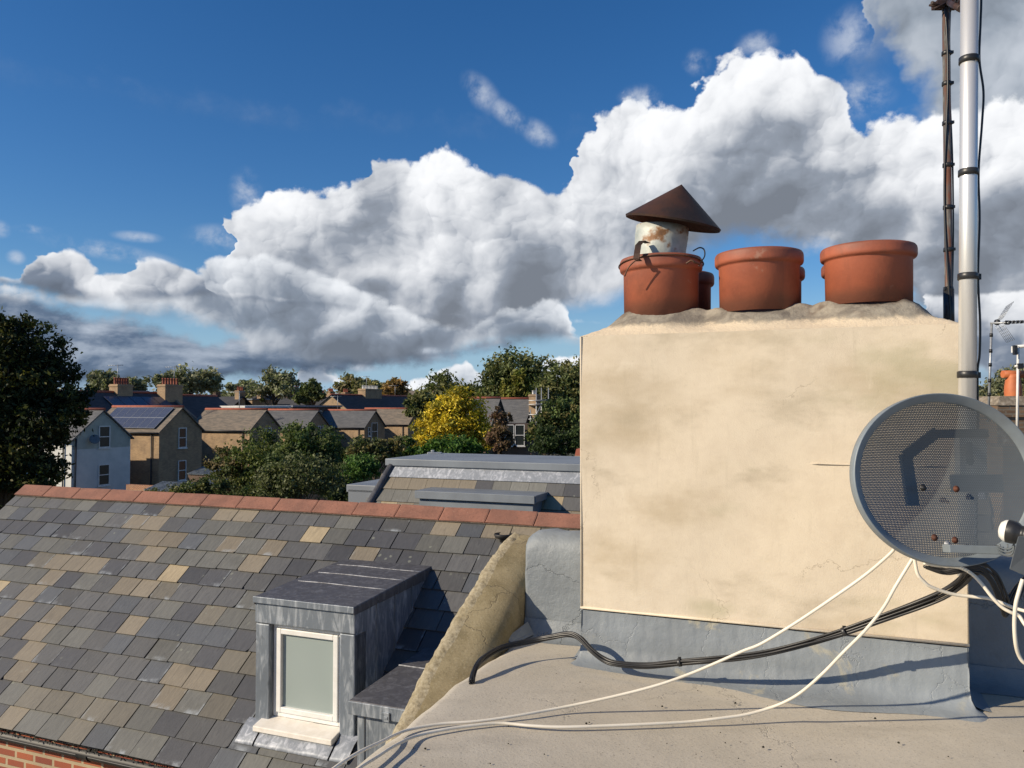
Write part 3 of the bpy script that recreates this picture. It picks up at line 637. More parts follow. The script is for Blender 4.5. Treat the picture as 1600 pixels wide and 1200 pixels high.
# ------------------------------------------------------------------ rusty cowl
p = front[0]
cw = thing('chimney_cowl', V(p.x, p.y, .5), 'rusty conical cowl on a tilted flue, wired to the leftmost pot', 'cowl')
tilt = V(.10, -.02, 1).normalized()
base = V(p.x - .012, p.y, .545)
mb = MB(); mb.lathe([(.100, 0), (.104, .03), (.105, .10), (.108, .15), (.108, .185), (.1065, .185), (.100, .15), (.098, 0)], base + V(.0, 0, .0), tilt, 48); build(mb, 'flue_collar', M['flue'], cw)
def spine(px, py, y): return P(px, py, y)
apex = P(1065, 288, p.y - .02)
cax = V(-.10, -.03, 1).normalized(); cax = V(.135, .02, 1).normalized()
# cone: its rim runs from lower right up to the left edge
rimL, rimR = P(978, 334, p.y), P(1125, 361, p.y); rc = (rimL + rimR) / 2; rr = (rimR - rimL).length / 2
cax = V((rimL - rimR).z, 0, (rimR - rimL).x).normalized()
if cax.z < 0: cax = -cax
cax = (cax + V(0, -.16, 0)).normalized()
hh = (apex - rc).dot(cax)
mb = MB(); n = 64; axs = apex - rc
ax_a = (rimR - rimL).normalized(); ax_b = cax.cross(ax_a)
def cone(scale, dz):
    rows = []
    for k in range(9):
        f = k / 8; ring = []
        for j in range(n + 1):
            a = 2 * math.pi * j / n
            w = 1 + .006 * math.sin(3 * a) * f
            ring.append(rc + axs * (1 - f) + cax * dz + (ax_a * math.cos(a) + ax_b * math.sin(a)) * rr * f * scale * w)
        rows.append(ring)
    return rows
top_ = cone(1, 0); und = cone(.985, -.008)
mb.grid(top_); mb.grid(und[::-1]); mb.grid([top_[-1], und[-1]], False)
build(mb, 'cone', M['rust'], cw)
for a in (20, 140, 260):
    mb = MB(); d = V(math.cos(R(a)), math.sin(R(a)), 0); mb.box(base + tilt * .15 + d * .102, d * .003, UP * .04, d.cross(UP) * .02); build(mb, 'leg_strap', M['rust'], cw)
mb = MB(); pts = []
sx = P(1003, 376, p.y - .12)
for q_ in [(1012, 380, -.10), (1003, 376, -.115), (997, 383, -.14), (995, 396, -.165), (994, 404, -.172), (999, 408, -.172)]: pts.append(P(q_[0], q_[1], p.y + q_[2]))
for a_, b2 in zip(pts, pts[1:]): mb.hexa([a_ - cU * .012, a_ + cU * .012, a_ + cU * .012 - cW * .004, a_ - cU * .012 - cW * .004], [b2 - cU * .012, b2 + cU * .012, b2 + cU * .012 - cW * .004, b2 - cU * .012 - cW * .004])
build(mb, 'rusty_strap', M['rust'], cw)
mb = MB(); pts = []
for k in range(49):
    a = 2 * math.pi * k / 48; pts.append(V(p.x + .171 * math.cos(a), p.y + .171 * math.sin(a), .572 - .018 * math.sin(a * 1 - .6) - .012 * math.cos(a)))
mb.tube(pts, .0028, 6)
mb.tube(spline([P(976, 432, p.y - .16), P(982, 418, p.y - .172), P(992, 408, p.y - .178), P(1000, 404, p.y - .178)], 5), .0028, 6)
mb.tube(spline([P(1072, 412, p.y - .165), P(1080, 407, p.y - .172), P(1086, 410, p.y - .172), P(1093, 413, p.y - .15)], 5), .004, 6)
build(mb, 'tie_wire', M['wire'], cw)
mb = MB(); mb.tube(spline([P(1083, 392, p.y - .10), P(1093, 387, p.y - .08), P(1100, 390, p.y - .08), P(1101, 400, p.y - .10), P(1095, 410, p.y - .13), P(1092, 416, p.y - .14)], 6), .0028, 6); build(mb, 'wire_loop', M['tape'], cw)

# ------------------------------------------------------------------ masts
my = 2.42
m1 = thing('aerial_mast', P(1510, 1070, my), 'thick shiny aluminium mast taped in black beside the cream chimney', 'mast')
A_, B_ = P(1510, 900, my), P(1516, -260, my)
def on1(py): return A_ + (B_ - A_) * ((900 - py) / 1160)
mb = MB(); mb.tube([A_, B_], .0250, 32); build(mb, 'pole', M['alu'], m1)
for py in (100, 277, 439, 591, 760, -80):
    c_ = on1(py); mb = MB(); mb.lathe([(.0265, -.011), (.0290, -.010), (.0288, .008), (.0265, .010)], c_, (B_ - A_), 28)
    if py in (439, 591): mb.cbox(c_ + V(.029, -.004, -.002), .012, .014, .018)
    build(mb, 'tape_band', M['tape'], m1)
mb = MB(); pts = []
for py, dx in [(880, .030), (760, .0295), (700, .033), (591, .0298), (560, .036), (510, .037), (439, .0300), (350, .034), (277, .0300), (200, .040), (150, .044), (100, .031), (40, .034), (-20, .036), (-260, .033)]:
    pts.append(on1(py) + V(dx, -.002, 0))
mb.tube(spline(pts, 6), .0034, 8); build(mb, 'cable', M['blackcable'], m1)
ry = 3.35
m2 = thing('rusty_mast', P(1484, 640, ry), 'slim rusty steel mast with spiralling cable behind the cream chimney', 'mast')
A2, B2 = P(1484, 640, ry), P(1478, 2, ry)
def on2(py): return A2 + (B2 - A2) * ((640 - py) / 638)
mb = MB(); mb.tube([A2 - UP * 1.3, A2, B2], .0155, 20); build(mb, 'pole', M['rustmast'], m2)
for py in (84, 132, 194, 260, 326, 392, 453):
    mb = MB(); mb.lathe([(.0155, -.010), (.0195, -.009), (.0190, .007), (.0155, .009)], on2(py), (B2 - A2), 20); mb.cbox(on2(py) + V(.018 * (-1) ** py, -.008, 0), .012, .012, .012); build(mb, 'tape_band', M['tape'], m2)
for ph, r0 in ((0, .0042), (2.4, .0036)):
    mb = MB(); pts = []
    for k in range(60):
        py = 620 - k * 10.4; a = ph + .45 * math.sin(k * .16) + 4.0; off = .0205
        pts.append(on2(py) + V(math.cos(a) * off * 1.0, math.sin(a) * off, 0))
    mb.tube(pts, r0, 7); build(mb, 'cable', M['blackcable'], m2)
mb = MB(); mb.lathe([(.0155, -.1), (.0215, -.1), (.0215, .1), (.0155, .1)], on2(490), (B2 - A2), 20); build(mb, 'sleeve', M['tape'], m2)
mb = MB()
c_ = on2(6); far = P(1500, 14, ry - .4)
mb.cbox(P(1478, 8, ry), .10, .05, .022); mb.tube([P(1456, 4, ry - .05), P(1482, 14, ry)], .007, 8); mb.tube([P(1452, 8, ry - .02), P(1470, 12, ry - .02)], .005, 8); mb.tube([P(1459, 14, ry - .05), P(1478, 5, ry - .04)], .005, 8)
mb.tube([P(1482, 4, ry), P(1502, 14, 2.47)], .011, 10); mb.tube([P(1490, -4, ry), P(1484, 18, ry)], .006, 8)
mb.tube([P(1492, 8, 3.1), P(1500, -14, 2.47)], .006, 8)
build(mb, 'clamp_bracket', M['rust'], m2)

# ------------------------------------------------------------------ satellite dish
yaw, pit = .1250, .1445
dn = V(math.sin(yaw) * math.cos(pit), -math.cos(yaw) * math.cos(pit), math.sin(pit)); dr = V(math.cos(yaw), math.sin(yaw), 0); du = dn.cross(dr) * -1
du = dr.cross(-dn); du = du if du.z > 0 else -du
DC = V(1.1766, 2.12, -.1966); DA, DB = .2735, .2320
sd = thing('satellite_dish', DC + V(.1, .2, -.3), 'grey perforated oval satellite dish in front of the cream chimney', 'satellite dish')
def D(x, y, z): return DC + dr * x + du * y + dn * z        # z towards the camera
mb = MB(); n = 96; rows = []
for k in range(25):
    f = k / 24; rows.append([D(DA * .90 * f * math.cos(2 * math.pi * j / n), DB * .90 * f * math.sin(2 * math.pi * j / n), -.060 * (1 - f * f) - .020) for j in range(n + 1)])
i0 = len(mb.v); mb.grid(rows)
for fi, f in enumerate(mb.f):
    mb.uv[fi] = [((mb.v[k] - DC).dot(dr), (mb.v[k] - DC).dot(du)) for k in f]
build(mb, 'reflector', M['dish'], sd)
mb = MB(); rows = []
for f, z in ((.90, -.0205), (.902, -.017), (.91, -.014), (.96, -.006), (.985, -.001), (.995, 0), (1.0, -.002), (1.003, -.008), (1.0, -.024), (.992, -.026), (.985, -.010), (.915, -.020), (.90, -.0215)):
    rows.append([D(DA * f * math.cos(2 * math.pi * j / n), DB * f * math.sin(2 * math.pi * j / n), z) for j in range(n + 1)])
mb.grid(rows); build(mb, 'rim', M['dishrim'], sd)
# backing arms seen through the mesh, plus dark bars standing in for a shadow
mb = MB()
def bar(a, b_, w, d=.012):
    ax = (b_ - a).normalized(); sd_ = ax.cross(dn).normalized() * w
    mb.hexa([a - sd_ / 2, a + sd_ / 2, a + sd_ / 2 - dn * d, a - sd_ / 2 - dn * d], [b_ - sd_ / 2, b_ + sd_ / 2, b_ + sd_ / 2 - dn * d, b_ - sd_ / 2 - dn * d])
mc = V(1.400, 2.42, -.15)
bar(D(.05, .135, -.10), D(-.045, .07, -.11), .030); bar(D(-.045, .075, -.11), D(-.045, -.07, -.10), .034)  # dark L of bars, modelled in the shape of a shadow across the dish
bar(D(.05, .13, -.10), D(.20, .13, -.09), .024); bar(D(.08, -.01, -.10), D(.235, -.01, -.10), .05)
for dz in (.05, -.05): mb.tube([D(.14, dz, -.10), mc + UP * dz], .010, 8)
M['bracketshadow'] = simple('bracket_and_shadow_dark', (.035, .042, .05), (.05, .058, .065), 8, .5, 0, 0); build(mb, 'bracket_and_shadow_bars', M['bracketshadow'], sd)
mb = MB(); mb.lathe([(.027, -.07), (.036, -.07), (.036, .07), (.027, .07)], mc, UP, 20); mb.cbox(mc + V(-.02, -.045, 0), .08, .03, .13); build(mb, 'pole_clamp', M['galv'], sd)
def onDish(px, py, z=0.0):
    return onplane(px, py, DC + dn * z, dn)
for (px, py, mt) in ((1442, 762, 'tape'), (1494, 764, 'rustbolt'), (1460, 840, 'rustbolt'), (1492, 844, 'rustbolt'), (1480, 850, 'galv')):
    c_ = onDish(px, py, -.055 if py < 800 else -.022); mb = MB(); mb.lathe([(0, .007), (.0045, .007), (.0055, .003), (.009, .002), (.0095, 0), (0, 0)], c_, dn, 12); build(mb, 'bolt', M[mt], sd)
# feed arm bracket bar at the foot
a = onDish(1472, 857, .005); b_ = onDish(1557, 860, .03); mb = MB()
d_ = (b_ - a); mb.box(a - du * .010, d_, du * .021, dn * .03); build(mb, 'arm_bracket', M['dishrim'], sd, .002)
mb = MB()
a = P(1556, 852, 2.06); b_ = P(1584, 850, 1.98)
for o_ in (0, -.007, -.015): mb.tube(spline([a + UP * o_, P(1572, 858, 2.0) + UP * o_, P(1583, 853, 1.98) + UP * o_, P(1584, 838, 1.97)], 4), .0022, 6)
mb.tube([P(1562, 850, 2.04), P(1563, 861, 2.04)], .002, 6); mb.tube([P(1574, 850, 2.0), P(1574, 861, 2.0)], .002, 6)
build(mb, 'arm_lattice', M['greyplastic'], sd)
# feed horn with white lens looking at the dish
lc = P(1575, 830, 1.98); la = (V(-.62, .62, .12)).normalized()
mb = MB(); mb.lathe([(0, .020), (.010, .0195), (.020, .016), (.0265, .008), (.0285, 0), (.0285, -.006)], lc, la, 40); build(mb, 'feed_lens', M['whiteplastic'], sd)
mb = MB(); mb.lathe([(.0288, .001), (.0290, -.010), (.027, -.020), (.021, -.028), (.021, -.034), (.0235, -.036), (.0235, -.043), (.019, -.046), (.019, -.058), (0, -.058)], lc, la, 40); build(mb, 'feed_collar', M['tape'], sd)
mb = MB(); mb.lathe([(0, -.052), (.016, -.052), (.0215, -.060), (.0215, -.13), (.018, -.14), (0, -.14)], lc + V(0, 0, -.003), V(-.80, .52, .10).normalized(), 32)
a = P(1600, 838, 1.93); b_ = P(1590, 905, 1.93)
wv_ = V(1, .2, .12).normalized()
mb.hexa([P(1577, 889, 1.93), P(1607, 902, 1.93), P(1607, 902, 1.98), P(1577, 889, 1.98)], [P(1591, 838, 1.90), P(1640, 840, 1.90), P(1640, 840, 1.96), P(1591, 838, 1.96)])
build(mb, 'feed_body', M['greyplastic'], sd, .002)

# ------------------------------------------------------------------ cables
def cable(name, pts, r, mat, label, cat='cable', k=8, wob=0.0):
    mb = MB(); q_ = [P(*p) for p in pts]; mb.tube(spline(q_, k), r, 10); c_ = q_[len(q_) // 2]
    return tag(build(mb, name, mat, None, origin=c_), label, cat)
FLR = lambda py: F * 1.0 / (py - 633) * .997
def fl(px, py, up=.004): y = (1.0 - up) * F / (py - 633); return (px, py, y * (1 + 0 * px))
cable('white_cable', [(1400, 853, 2.27), (1390, 866, 2.27), (1350, 900, 2.31), (1296, 938, 2.36), (1262, 961, 2.40), (1231, 981, 2.43), (1189, 1006, 2.47), (1159, 1018, 2.49), (1116, 1037, 2.52), (1075, 1054, 2.54), (1026, 1071, 2.55), (960, 1088, 2.56), (880, 1105, 2.56), (813, 1117.5, 2.515), fl(747, 1127), fl(690, 1131), fl(643, 1139), (618, 1148, 2.37), (598, 1158, 2.3), (560, 1176, 2.2), (520, 1202, 2.1), (470, 1245, 1.98)], .0047, M['whitecable'], 'upper of two pale cables sweeping from the dish across the flat roof')
cable('white_cable', [(1433, 862, 2.27), (1424, 876, 2.27), (1400, 915, 2.28), (1380, 950, 2.30), (1352, 985, 2.33), (1319, 1018, 2.37), (1287, 1051, 2.41), (1254, 1080, 2.45), (1228, 1096, 2.47), (1200, 1107, 2.49), (1163, 1117, 2.49), (1120, 1123, 2.48), fl(1075, 1128), fl(1020, 1131), fl(950, 1134), fl(880, 1136), fl(830, 1134), fl(783, 1130), fl(745, 1133), fl(700, 1139), fl(650, 1150), (615, 1166, 2.27), (590, 1182, 2.2), (555, 1205, 2.1), (520, 1240, 2.0)], .0047, M['whitecable'], 'lower of two pale cables, lying along the flat roof below the other')
cable('white_cable', [(1428, 868, 2.2), (1430, 880, 2.2), (1434, 897, 2.2), (1443, 908, 2.2), (1455, 917, 2.2), (1487, 928, 2.2), (1517, 932, 2.19), (1545, 935, 2.17), (1567, 943, 2.15), (1585, 950, 2.15), (1620, 960, 2.1)], .0047, M['whitecable'], 'pale cable looping low under the dish across the chimney corner')
cable('white_cable', [(1444, 879, 2.16), (1460, 883, 2.16), (1486, 885, 2.16), (1503, 888, 2.15), (1520, 898, 2.14), (1536, 915, 2.13), (1551, 934, 2.12), (1566, 949, 2.11), (1580, 957, 2.10), (1592, 962, 2.10), (1603, 978, 2.08), (1630, 1010, 2.05)], .0046, M['whitecable'], 'pale cable running right along the underside of the dish')
cable('white_cable', [(1598, 905, 1.93), (1592, 925, 1.93), (1587, 945, 1.93), (1585, 975, 1.94), (1587, 1005, 1.95), (1592, 1024, 1.96), (1601, 1036, 1.96), (1620, 1044, 1.96)], .0046, M['whitecable'], 'pale cable hanging in a loop from the feed arm')
# black bundle
bd = thing('cable_bundle', P(1010, 1045, 2.88), 'thick bundle of black cables drooping along the foot of the chimney', 'cable')
bp = [(737, 1066, 2.83), (739, 1056, 2.86), (745, 1041, 2.90), (757, 1027, 2.96), (787, 1011, 3.04), (833, 1001, 3.08), (862, 995, 3.06), (887, 991, 3.03), (905, 996, 3.0), (925, 1016, 2.96), (945, 1031, 2.93), (965, 1037, 2.9), (1010, 1040, 2.86), (1062, 1035, 2.81), (1110, 1031, 2.76), (1156, 1027, 2.72), (1205, 1019, 2.68), (1260, 1005, 2.63), (1319, 987, 2.58), (1375, 967, 2.52), (1430, 947, 2.47), (1475, 928, 2.42), (1503, 909, 2.38), (1516, 893, 2.34), (1535, 884, 2.30)]
nr = random.Random(21)
for k in range(7):
    a = 2 * math.pi * k / 7; pts = []
    for i, q_ in enumerate(bp):
        aa = a + i * .22 + nr.uniform(-.25, .25); sp = .0075 if i < 10 else .0085 + .010 * max(0, (i - 17) / 7)
        if k == 6: sp = 0
        pts.append(P(*q_) + V(math.cos(aa) * sp, .3 * math.cos(aa) * sp, math.sin(aa) * sp))
    mb = MB(); mb.tube(spline(pts, 7), .0042, 8); build(mb, 'cable', M['blackcable'], bd)
for i in (13, 18):
    mb = MB(); a_, b2 = P(*bp[i]), P(*bp[i + 1]); d_ = (b2 - a_).normalized(); mb.lathe([(.0135, -.006), (.0145, -.005), (.0145, .005), (.0135, .006)], a_, d_, 14); mb.cbox(a_ + UP * .015, .010, .006, .008); build(mb, 'cable_tie', M['tape'], bd)
tg_ = thing('cable_coil', P(1545, 930, 2.3), 'tangle of black cables coiled behind the dish foot', 'cable')
for k in range(9):
    r1 = nr.uniform(-8, 8); r2 = nr.uniform(-10, 10); mb = MB()
    pts = [(1450 + r1, 885 + r2 * .3, 2.26), (1478 + r1, 893 + r2 * .4, 2.24), (1505 + r1, 889 + r2 * .5, 2.22), (1530 + r1 * .6, 886 + r2, 2.22), (1548 + r1, 898 + r2, 2.22), (1560 + r1, 920 + r2, 2.22), (1568 + r1, 942 + r2, 2.22), (1572 + r1 * .4, 954 + r2, 2.23), (1585 + r2, 930 + r1, 2.24), (1605, 905 + r1, 2.25)]
    mb.tube(spline([P(*q_) for q_ in pts], 6), .0036, 7); build(mb, 'cable', M['blackcable'], tg_)

# ------------------------------------------------------------------ slate-roofed house beside us
PHI = R(40)
R0 = P(700, 812, 7.2)
SD = (WD * math.cos(PHI) - UP * math.sin(PHI)); RN = (WD * math.sin(PHI) + UP * math.cos(PHI))
hs_ = thing('slate_roof_house', R0 + SD * 1.3 + UP * -6, 'red brick house with mottled grey and tan slate roof and dormer windows', 'house')
def RP(s, t, h=0.0): return R0 + U * s + SD * t + RN * h
vL = (onplane(36, 766, R0, RN) - R0).dot(U); vLb = onplane(0, 791, R0, RN); 
eaveT = (onplane(60, 1152, R0, RN) - R0).dot(SD)
SL = vL; SR = 1.75
GAU = .2; nrow = int(round(eaveT / GAU)); GAU = eaveT / nrow
mb = MB(); nr = random.Random(42); UVS = []
pal = {'d': (.062, .063, .068), 'm': (.090, .090, .089), 'g': (.122, .121, .108), 't': (.195, .165, .120), 'y': (.325, .262, .165), 'b': (.082, .088, .096), 'o': (.142, .128, .100)}
prev = 'm'
for r_ in range(nrow):
    w0 = .247; s = SL - .02 + (0 if r_ % 2 else -.5 * w0); end = SR
    while s < end:
        w = w0 * nr.uniform(.93, 1.07)
        s1 = max(s, SL - .02); w_ = s + w - s1
        if w_ < .05: s += w; continue
        t1 = (r_ + 1) * GAU + nr.uniform(-.004, .004); t0 = t1 - GAU - .055
        if r_ == 0: t0 = -.02
        c_ = RP(s1 + w_ / 2, t1 - .1); d_ = c_.y; px = 800 + F * c_.x / d_; py = 633 - F * c_.z / d_
        tanp = (.07 if px < 420 else .035) + .44 * math.exp(-((px - 210) / 150) ** 2 - ((py - 890) / 75) ** 2) + .25 * math.exp(-((px - 300) / 120) ** 2 - ((py - 1060) / 50) ** 2) + .22 * math.exp(-((px - 620) / 130) ** 2 - ((py - 845) / 22) ** 2) + .35 * math.exp(-((px - 60) / 70) ** 2 - ((py - 960) / 60) ** 2)
        x = nr.random()
        if nr.random() < .26 and not (prev in 'ty' and x > tanp * 2): k = prev
        elif x < tanp: k = 'y' if nr.random() < .13 else 't'
        else: k = nr.choice('dmmgbmdgmdbog' if px < 420 or py > 900 else 'dmmbdmdgmdgd')
        prev = k; br_ = nr.uniform(.80, 1.20); cc = tuple(v * br_ for v in pal[k]) + ((nr.uniform(.5, 1) if nr.random() < .20 else nr.uniform(0, .10)),)
        gp = .0034 + (.004 if nr.random() < .2 else 0); th = .008; tw = nr.uniform(-.002, .002); tw2 = nr.uniform(-.0015, .0015)
        hB = .024 if r_ == 0 else .030; hT = .006
        sk = nr.uniform(-.003, .003)
        A1, A2_ = RP(s1 + gp, t0, hT), RP(s1 + w_ - gp, t0, hT); B1, B2_ = RP(s1 + gp + sk, t1, hB - .006 + tw), RP(s1 + w_ - gp + sk, t1 + tw2, hB - .006 - tw)
        i = len(mb.v); top4 = [B1, B2_, A2_, A1]
        # top face split to chip some corners
        chip = nr.random() < .15
        pts = [B1, B2_, A2_, A1]; uvs = [(0, 0), (1, 0), (1, 1), (0, 1)]
        if chip:
            f = nr.uniform(.03, .10); f2 = nr.uniform(.04, .12)
            if nr.random() < .5:
                pts = [B1.lerp(B2_, f), B2_, A2_, A1, B1.lerp(A1, f2)]; uvs = [(f, 0), (1, 0), (1, 1), (0, 1), (0, f2)]
            else:
                pts = [B1, B2_.lerp(B1, f), B2_.lerp(A2_, f2), A2_, A1]; uvs = [(0, 0), (1 - f, 0), (1, f2), (1, 1), (0, 1)]
        n_ = len(pts); mb.v += pts + [p_ - RN * th for p_ in pts]; mb.c += [cc] * (2 * n_)
        off = nr.uniform(0, 1) * 0
        mb.f.append(tuple(range(i, i + n_))); mb.uv[len(mb.f) - 1] = uvs
        for k2 in range(n_):
            mb.f.append((i + n_ + k2, i + n_ + (k2 + 1) % n_, i + (k2 + 1) % n_, i + k2)); mb.uv[len(mb.f) - 1] = [(.5, .5)] * 4
        s += w
build(mb, 'roof_slates', M['slate'], hs_)
EV = nrow * GAU
mb = MB()                                                # roof body under the slates and the far slope
pk = RP(SL, -.02, -.004); lo_ = RP(SL, EV - .03, -.004); L_ = U * (SR - SL)
bk = pk - WD * 2.3 + UP * -1.9
fz = -H
mb.hexa([lo_ - UP * .03, pk - UP * .05, bk], [lo_ - UP * .03 + L_, pk - UP * .05 + L_, bk + L_]); build(mb, 'roof_structure', M['roofdark'], hs_)
mb = MB()
wl = lo_ - WD * .05 - UP * .03
mb.hexa([V(wl.x, wl.y, -H), V(bk.x, bk.y, -H), bk - UP * .1, pk - UP * .35, wl], [v + U * (SR - SL - .05) for v in (V(wl.x, wl.y, -H), V(bk.x, bk.y, -H), bk - UP * .1, pk - UP * .35, wl)])
for v in mb.v: v += U * .04
build(mb, 'brick_wall', M['redbrick'], hs_)
# ridge tiles
mb = MB(); mo = MB(); s = SL - .02; nr = random.Random(6); tl = .46
while s < SR:
    e = s + tl; dz = nr.uniform(-.004, .004); dz2 = nr.uniform(-.004, .004)
    tf = .125; back = -WD * .02
    def rp(ss, a): 
        base_ = RP(ss, 0, .0); ap = base_ - WD * .085 + UP * .105
        fr = RP(ss, .035, .034); bkk = ap - WD * .13 - UP * .10
        return ap, fr, bkk
    for (x0, x1) in ((s + .004, e - .004),):
        rows = []
        for (xx, dd) in ((x0, dz), (x0 + .012, dz), ((x0 + x1) / 2, (dz + dz2) / 2), (x1 - .012, dz2), (x1, dz2)):
            ap, fr, bkk = rp(xx, 0); u2 = UP * dd
            if xx in (x0, x1): u2 = u2 - UP * .004
            rows.append([fr - RN * .016 + u2, fr + u2 + RN * .002, fr.lerp(ap, .33) + u2, fr.lerp(ap, .66) + u2, fr.lerp(ap, .88) + u2 + UP * .002, ap + u2, ap.lerp(bkk, .15) + u2, ap.lerp(bkk, .6) + u2, bkk + u2])
        mb.grid(rows, False)
        mb.quad(*rows[0][::-1]); mb.quad(*rows[-1])
    ap, fr, bkk = rp(e, 0); ap0, fr0, bk0 = rp(e - .008, 0); ap1, fr1, bk1 = rp(e + .008, 0); dn_ = UP * -.006
    mo.hexa([fr0 + dn_ - RN * .02, ap0 + dn_, bk0 + dn_], [fr1 + dn_ - RN * .02, ap1 + dn_, bk1 + dn_])
    s = e
build(mb, 'ridge_tiles', M['ridge'], hs_, .003); 
mm = [rp(SL + .01, 0), rp(SR, 0)]
mo.hexa([mm[0][1] - RN * .045 + WD * .004, mm[0][1] - RN * .012 + WD * .010, mm[0][1] - WD * .05], [mm[1][1] - RN * .045 + WD * .004, mm[1][1] - RN * .012 + WD * .010, mm[1][1] - WD * .05])
build(mo, 'ridge_mortar', M['mortar'], hs_)
# gutter with brackets and debris
mb = MB(); gc = lambda s, dz=0: RP(s, EV + .035, -.012) + UP * dz
rows = []
for s in (SL - .05, -4.2, -3.4, -3.0, -2.2, -1.5, 0, SR):
    c_ = gc(s); rows.append([c_ + (WD * math.cos(R(a)) + UP * math.sin(R(a))) * .044 for a in range(180, 361, 15)] + [c_ + (WD * math.cos(R(a)) + UP * math.sin(R(a))) * .040 for a in range(360, 179, -15)])
mb.grid(rows); build(mb, 'gutter', M['gutter'], hs_)
sj = (onplane(130, 1171, R0, RN) - R0).dot(U)
for s_j, w in ((sj + .04, .11), (sj + 2.0, .1), (sj - 2.0, .1)):
    mb = MB(); rows = []
    for s in (s_j - w / 2, s_j - w / 2 + .02, s_j + w / 2 - .02, s_j + w / 2):
        c_ = gc(s, .0); k_ = .052 if s in (s_j - w / 2, s_j + w / 2) else .048; rows.append([c_ + (WD * math.cos(R(a)) + UP * math.sin(R(a))) * k_ for a in range(170, 371, 20)])
    mb.grid(rows); build(mb, 'gutter_joint', M['gutter'], hs_)
mb = MB(); nr = random.Random(77)
for k in range(900):
    s = nr.uniform(SL, .5); c_ = gc(s, .012 * nr.random()) + WD * nr.uniform(-.06, .02) + UP * .018; r_ = nr.uniform(.003, .010)
    d1 = V(nr.uniform(-1, 1), nr.uniform(-1, 1), nr.uniform(-.3, 1)).normalized(); d2 = d1.orthogonal().normalized()
    mb.quad(c_ - d1 * r_, c_ + d2 * r_ * .7, c_ + d1 * r_ * 1.4, c_ - d2 * r_)
tag(build(mb, 'gutter_moss', M['moss'], hs_), kind='stuff')

def dormer(px, py, w, ptop, y_front=None, window=True, name='dormer'):
    """lead dormer: front stands on the slope at the picture point of its front left foot"""
    if y_front: p0 = P(px, py, y_front); zt = p0.z; fb = p0.copy(); k = (RN.dot(R0) - RN.x * p0.x - RN.y * p0.y) / RN.z; fb.z = k
    else:
        fb = onplane(px, py, R0, RN); zt = P(px, ptop, fb.y).z
    hgt = zt - fb.z; dep = hgt / math.tan(PHI)
    pitch = .035
    Dp = lambda s, t, z: fb + U * s - WD * t + UP * z       # t into the roof
    mb = MB(); th = .13 if window else .03
    def wallprism(s0, s1):
        d0 = .0
        mb.hexa([Dp(s0, 0, -.12), Dp(s0, 0, hgt - .02), Dp(s0, dep * 1.05, hgt + dep * pitch * .5)], [Dp(s1, 0, -.12), Dp(s1, 0, hgt - .02), Dp(s1, dep * 1.05, hgt + dep * pitch * .5)])
    if window: wallprism(0, .04); wallprism(w - .04, w)
    else: wallprism(0, w)
    d = build(mb, name, M['lead'], hs_)
    return d, Dp, hgt, dep, pitch
# first dormer
d1, Dp, hg, dep, pt = dormer(400, 1128, .87, 929)
w = .87
mb = MB()
for s0 in (0, w - .125):
    mb = MB(); mb.box(Dp(s0, -.012, -.03), U * .125, -WD * .16, UP * (hg - .18)); build(mb, 'front_cheek', M['lead'], d1, .008)
mb = MB(); mb.box(Dp(-.004, -.018, hg - .205), U * (w + .008), -WD * .12, UP * .175); build(mb, 'head_flashing', M['lead'], d1, .008)
mb = MB()
for s0 in (.04, w - .044):
    for k in range(4):
        t0 = .2 + k * .25
        if t0 < dep: mb.box(Dp(-.004 if s0 < .1 else w - .001, t0, -.0), U * .006, -WD * .012, UP * (hg - .03)) if False else None
z1, z2 = hg - .032, hg + dep * pt
rows = []; ov = .006
mb.hexa([Dp(-ov, -.035, z1), Dp(w + ov, -.035, z1), Dp(w + ov, dep * 1.10, z2 - .03), Dp(-ov, dep * 1.10, z2 - .03)], [Dp(-ov, -.035, z1 + .025), Dp(w + ov, -.035, z1 + .025), Dp(w + ov, dep * 1.10, z2 + .022), Dp(-ov, dep * 1.10, z2 + .022)])
mb2 = MB(); mb2.box(Dp(-ov - .003, -.040, z1 - .020), U * (w + 2 * ov + .006), -WD * .010, UP * .048)
for s0 in (-ov - .003, w + ov - .009): mb.hexa([Dp(s0, -.03, z1 - .035), Dp(s0 + .012, -.03, z1 - .035), Dp(s0 + .012, dep * 1.08, z2 - .075), Dp(s0, dep * 1.08, z2 - .075)], [Dp(s0, -.03, z1 + .023), Dp(s0 + .012, -.03, z1 + .023), Dp(s0 + .012, dep * 1.08, z2 + .012), Dp(s0, dep * 1.08, z2 + .012)])
build(mb, 'lead_roof', M['leadroof'], d1, .006); build(mb2, 'lead_drip', M['lead'], d1, .004)
mb = MB()
for f in (.38, .62, .86):
    t = dep * f; zz = z1 + .027 + (z2 - .005 - z1) * f / 1.1
    mb.tube(spline([Dp(-ov + .06, t, zz), Dp(.3, t + .004, zz + .003), Dp(.6, t, zz), Dp(w + ov, t, zz), ], 3), .0045, 6)
build(mb, 'lead_seam', M['leadweld'], d1)
for t in (.28, .55, .82):
    h0 = t * math.tan(PHI)
    for s0 in (w - .001, -.009):
        mb = MB(); mb.box(Dp(s0, t, h0 - .02), U * .010, -WD * .02, UP * (hg - h0)); build(mb, 'cheek_lap', M['lead'], d1)
wz0, wz1, ws0, ws1 = .055, hg - .205, .128, w - .128
mb = MB(); f = .042
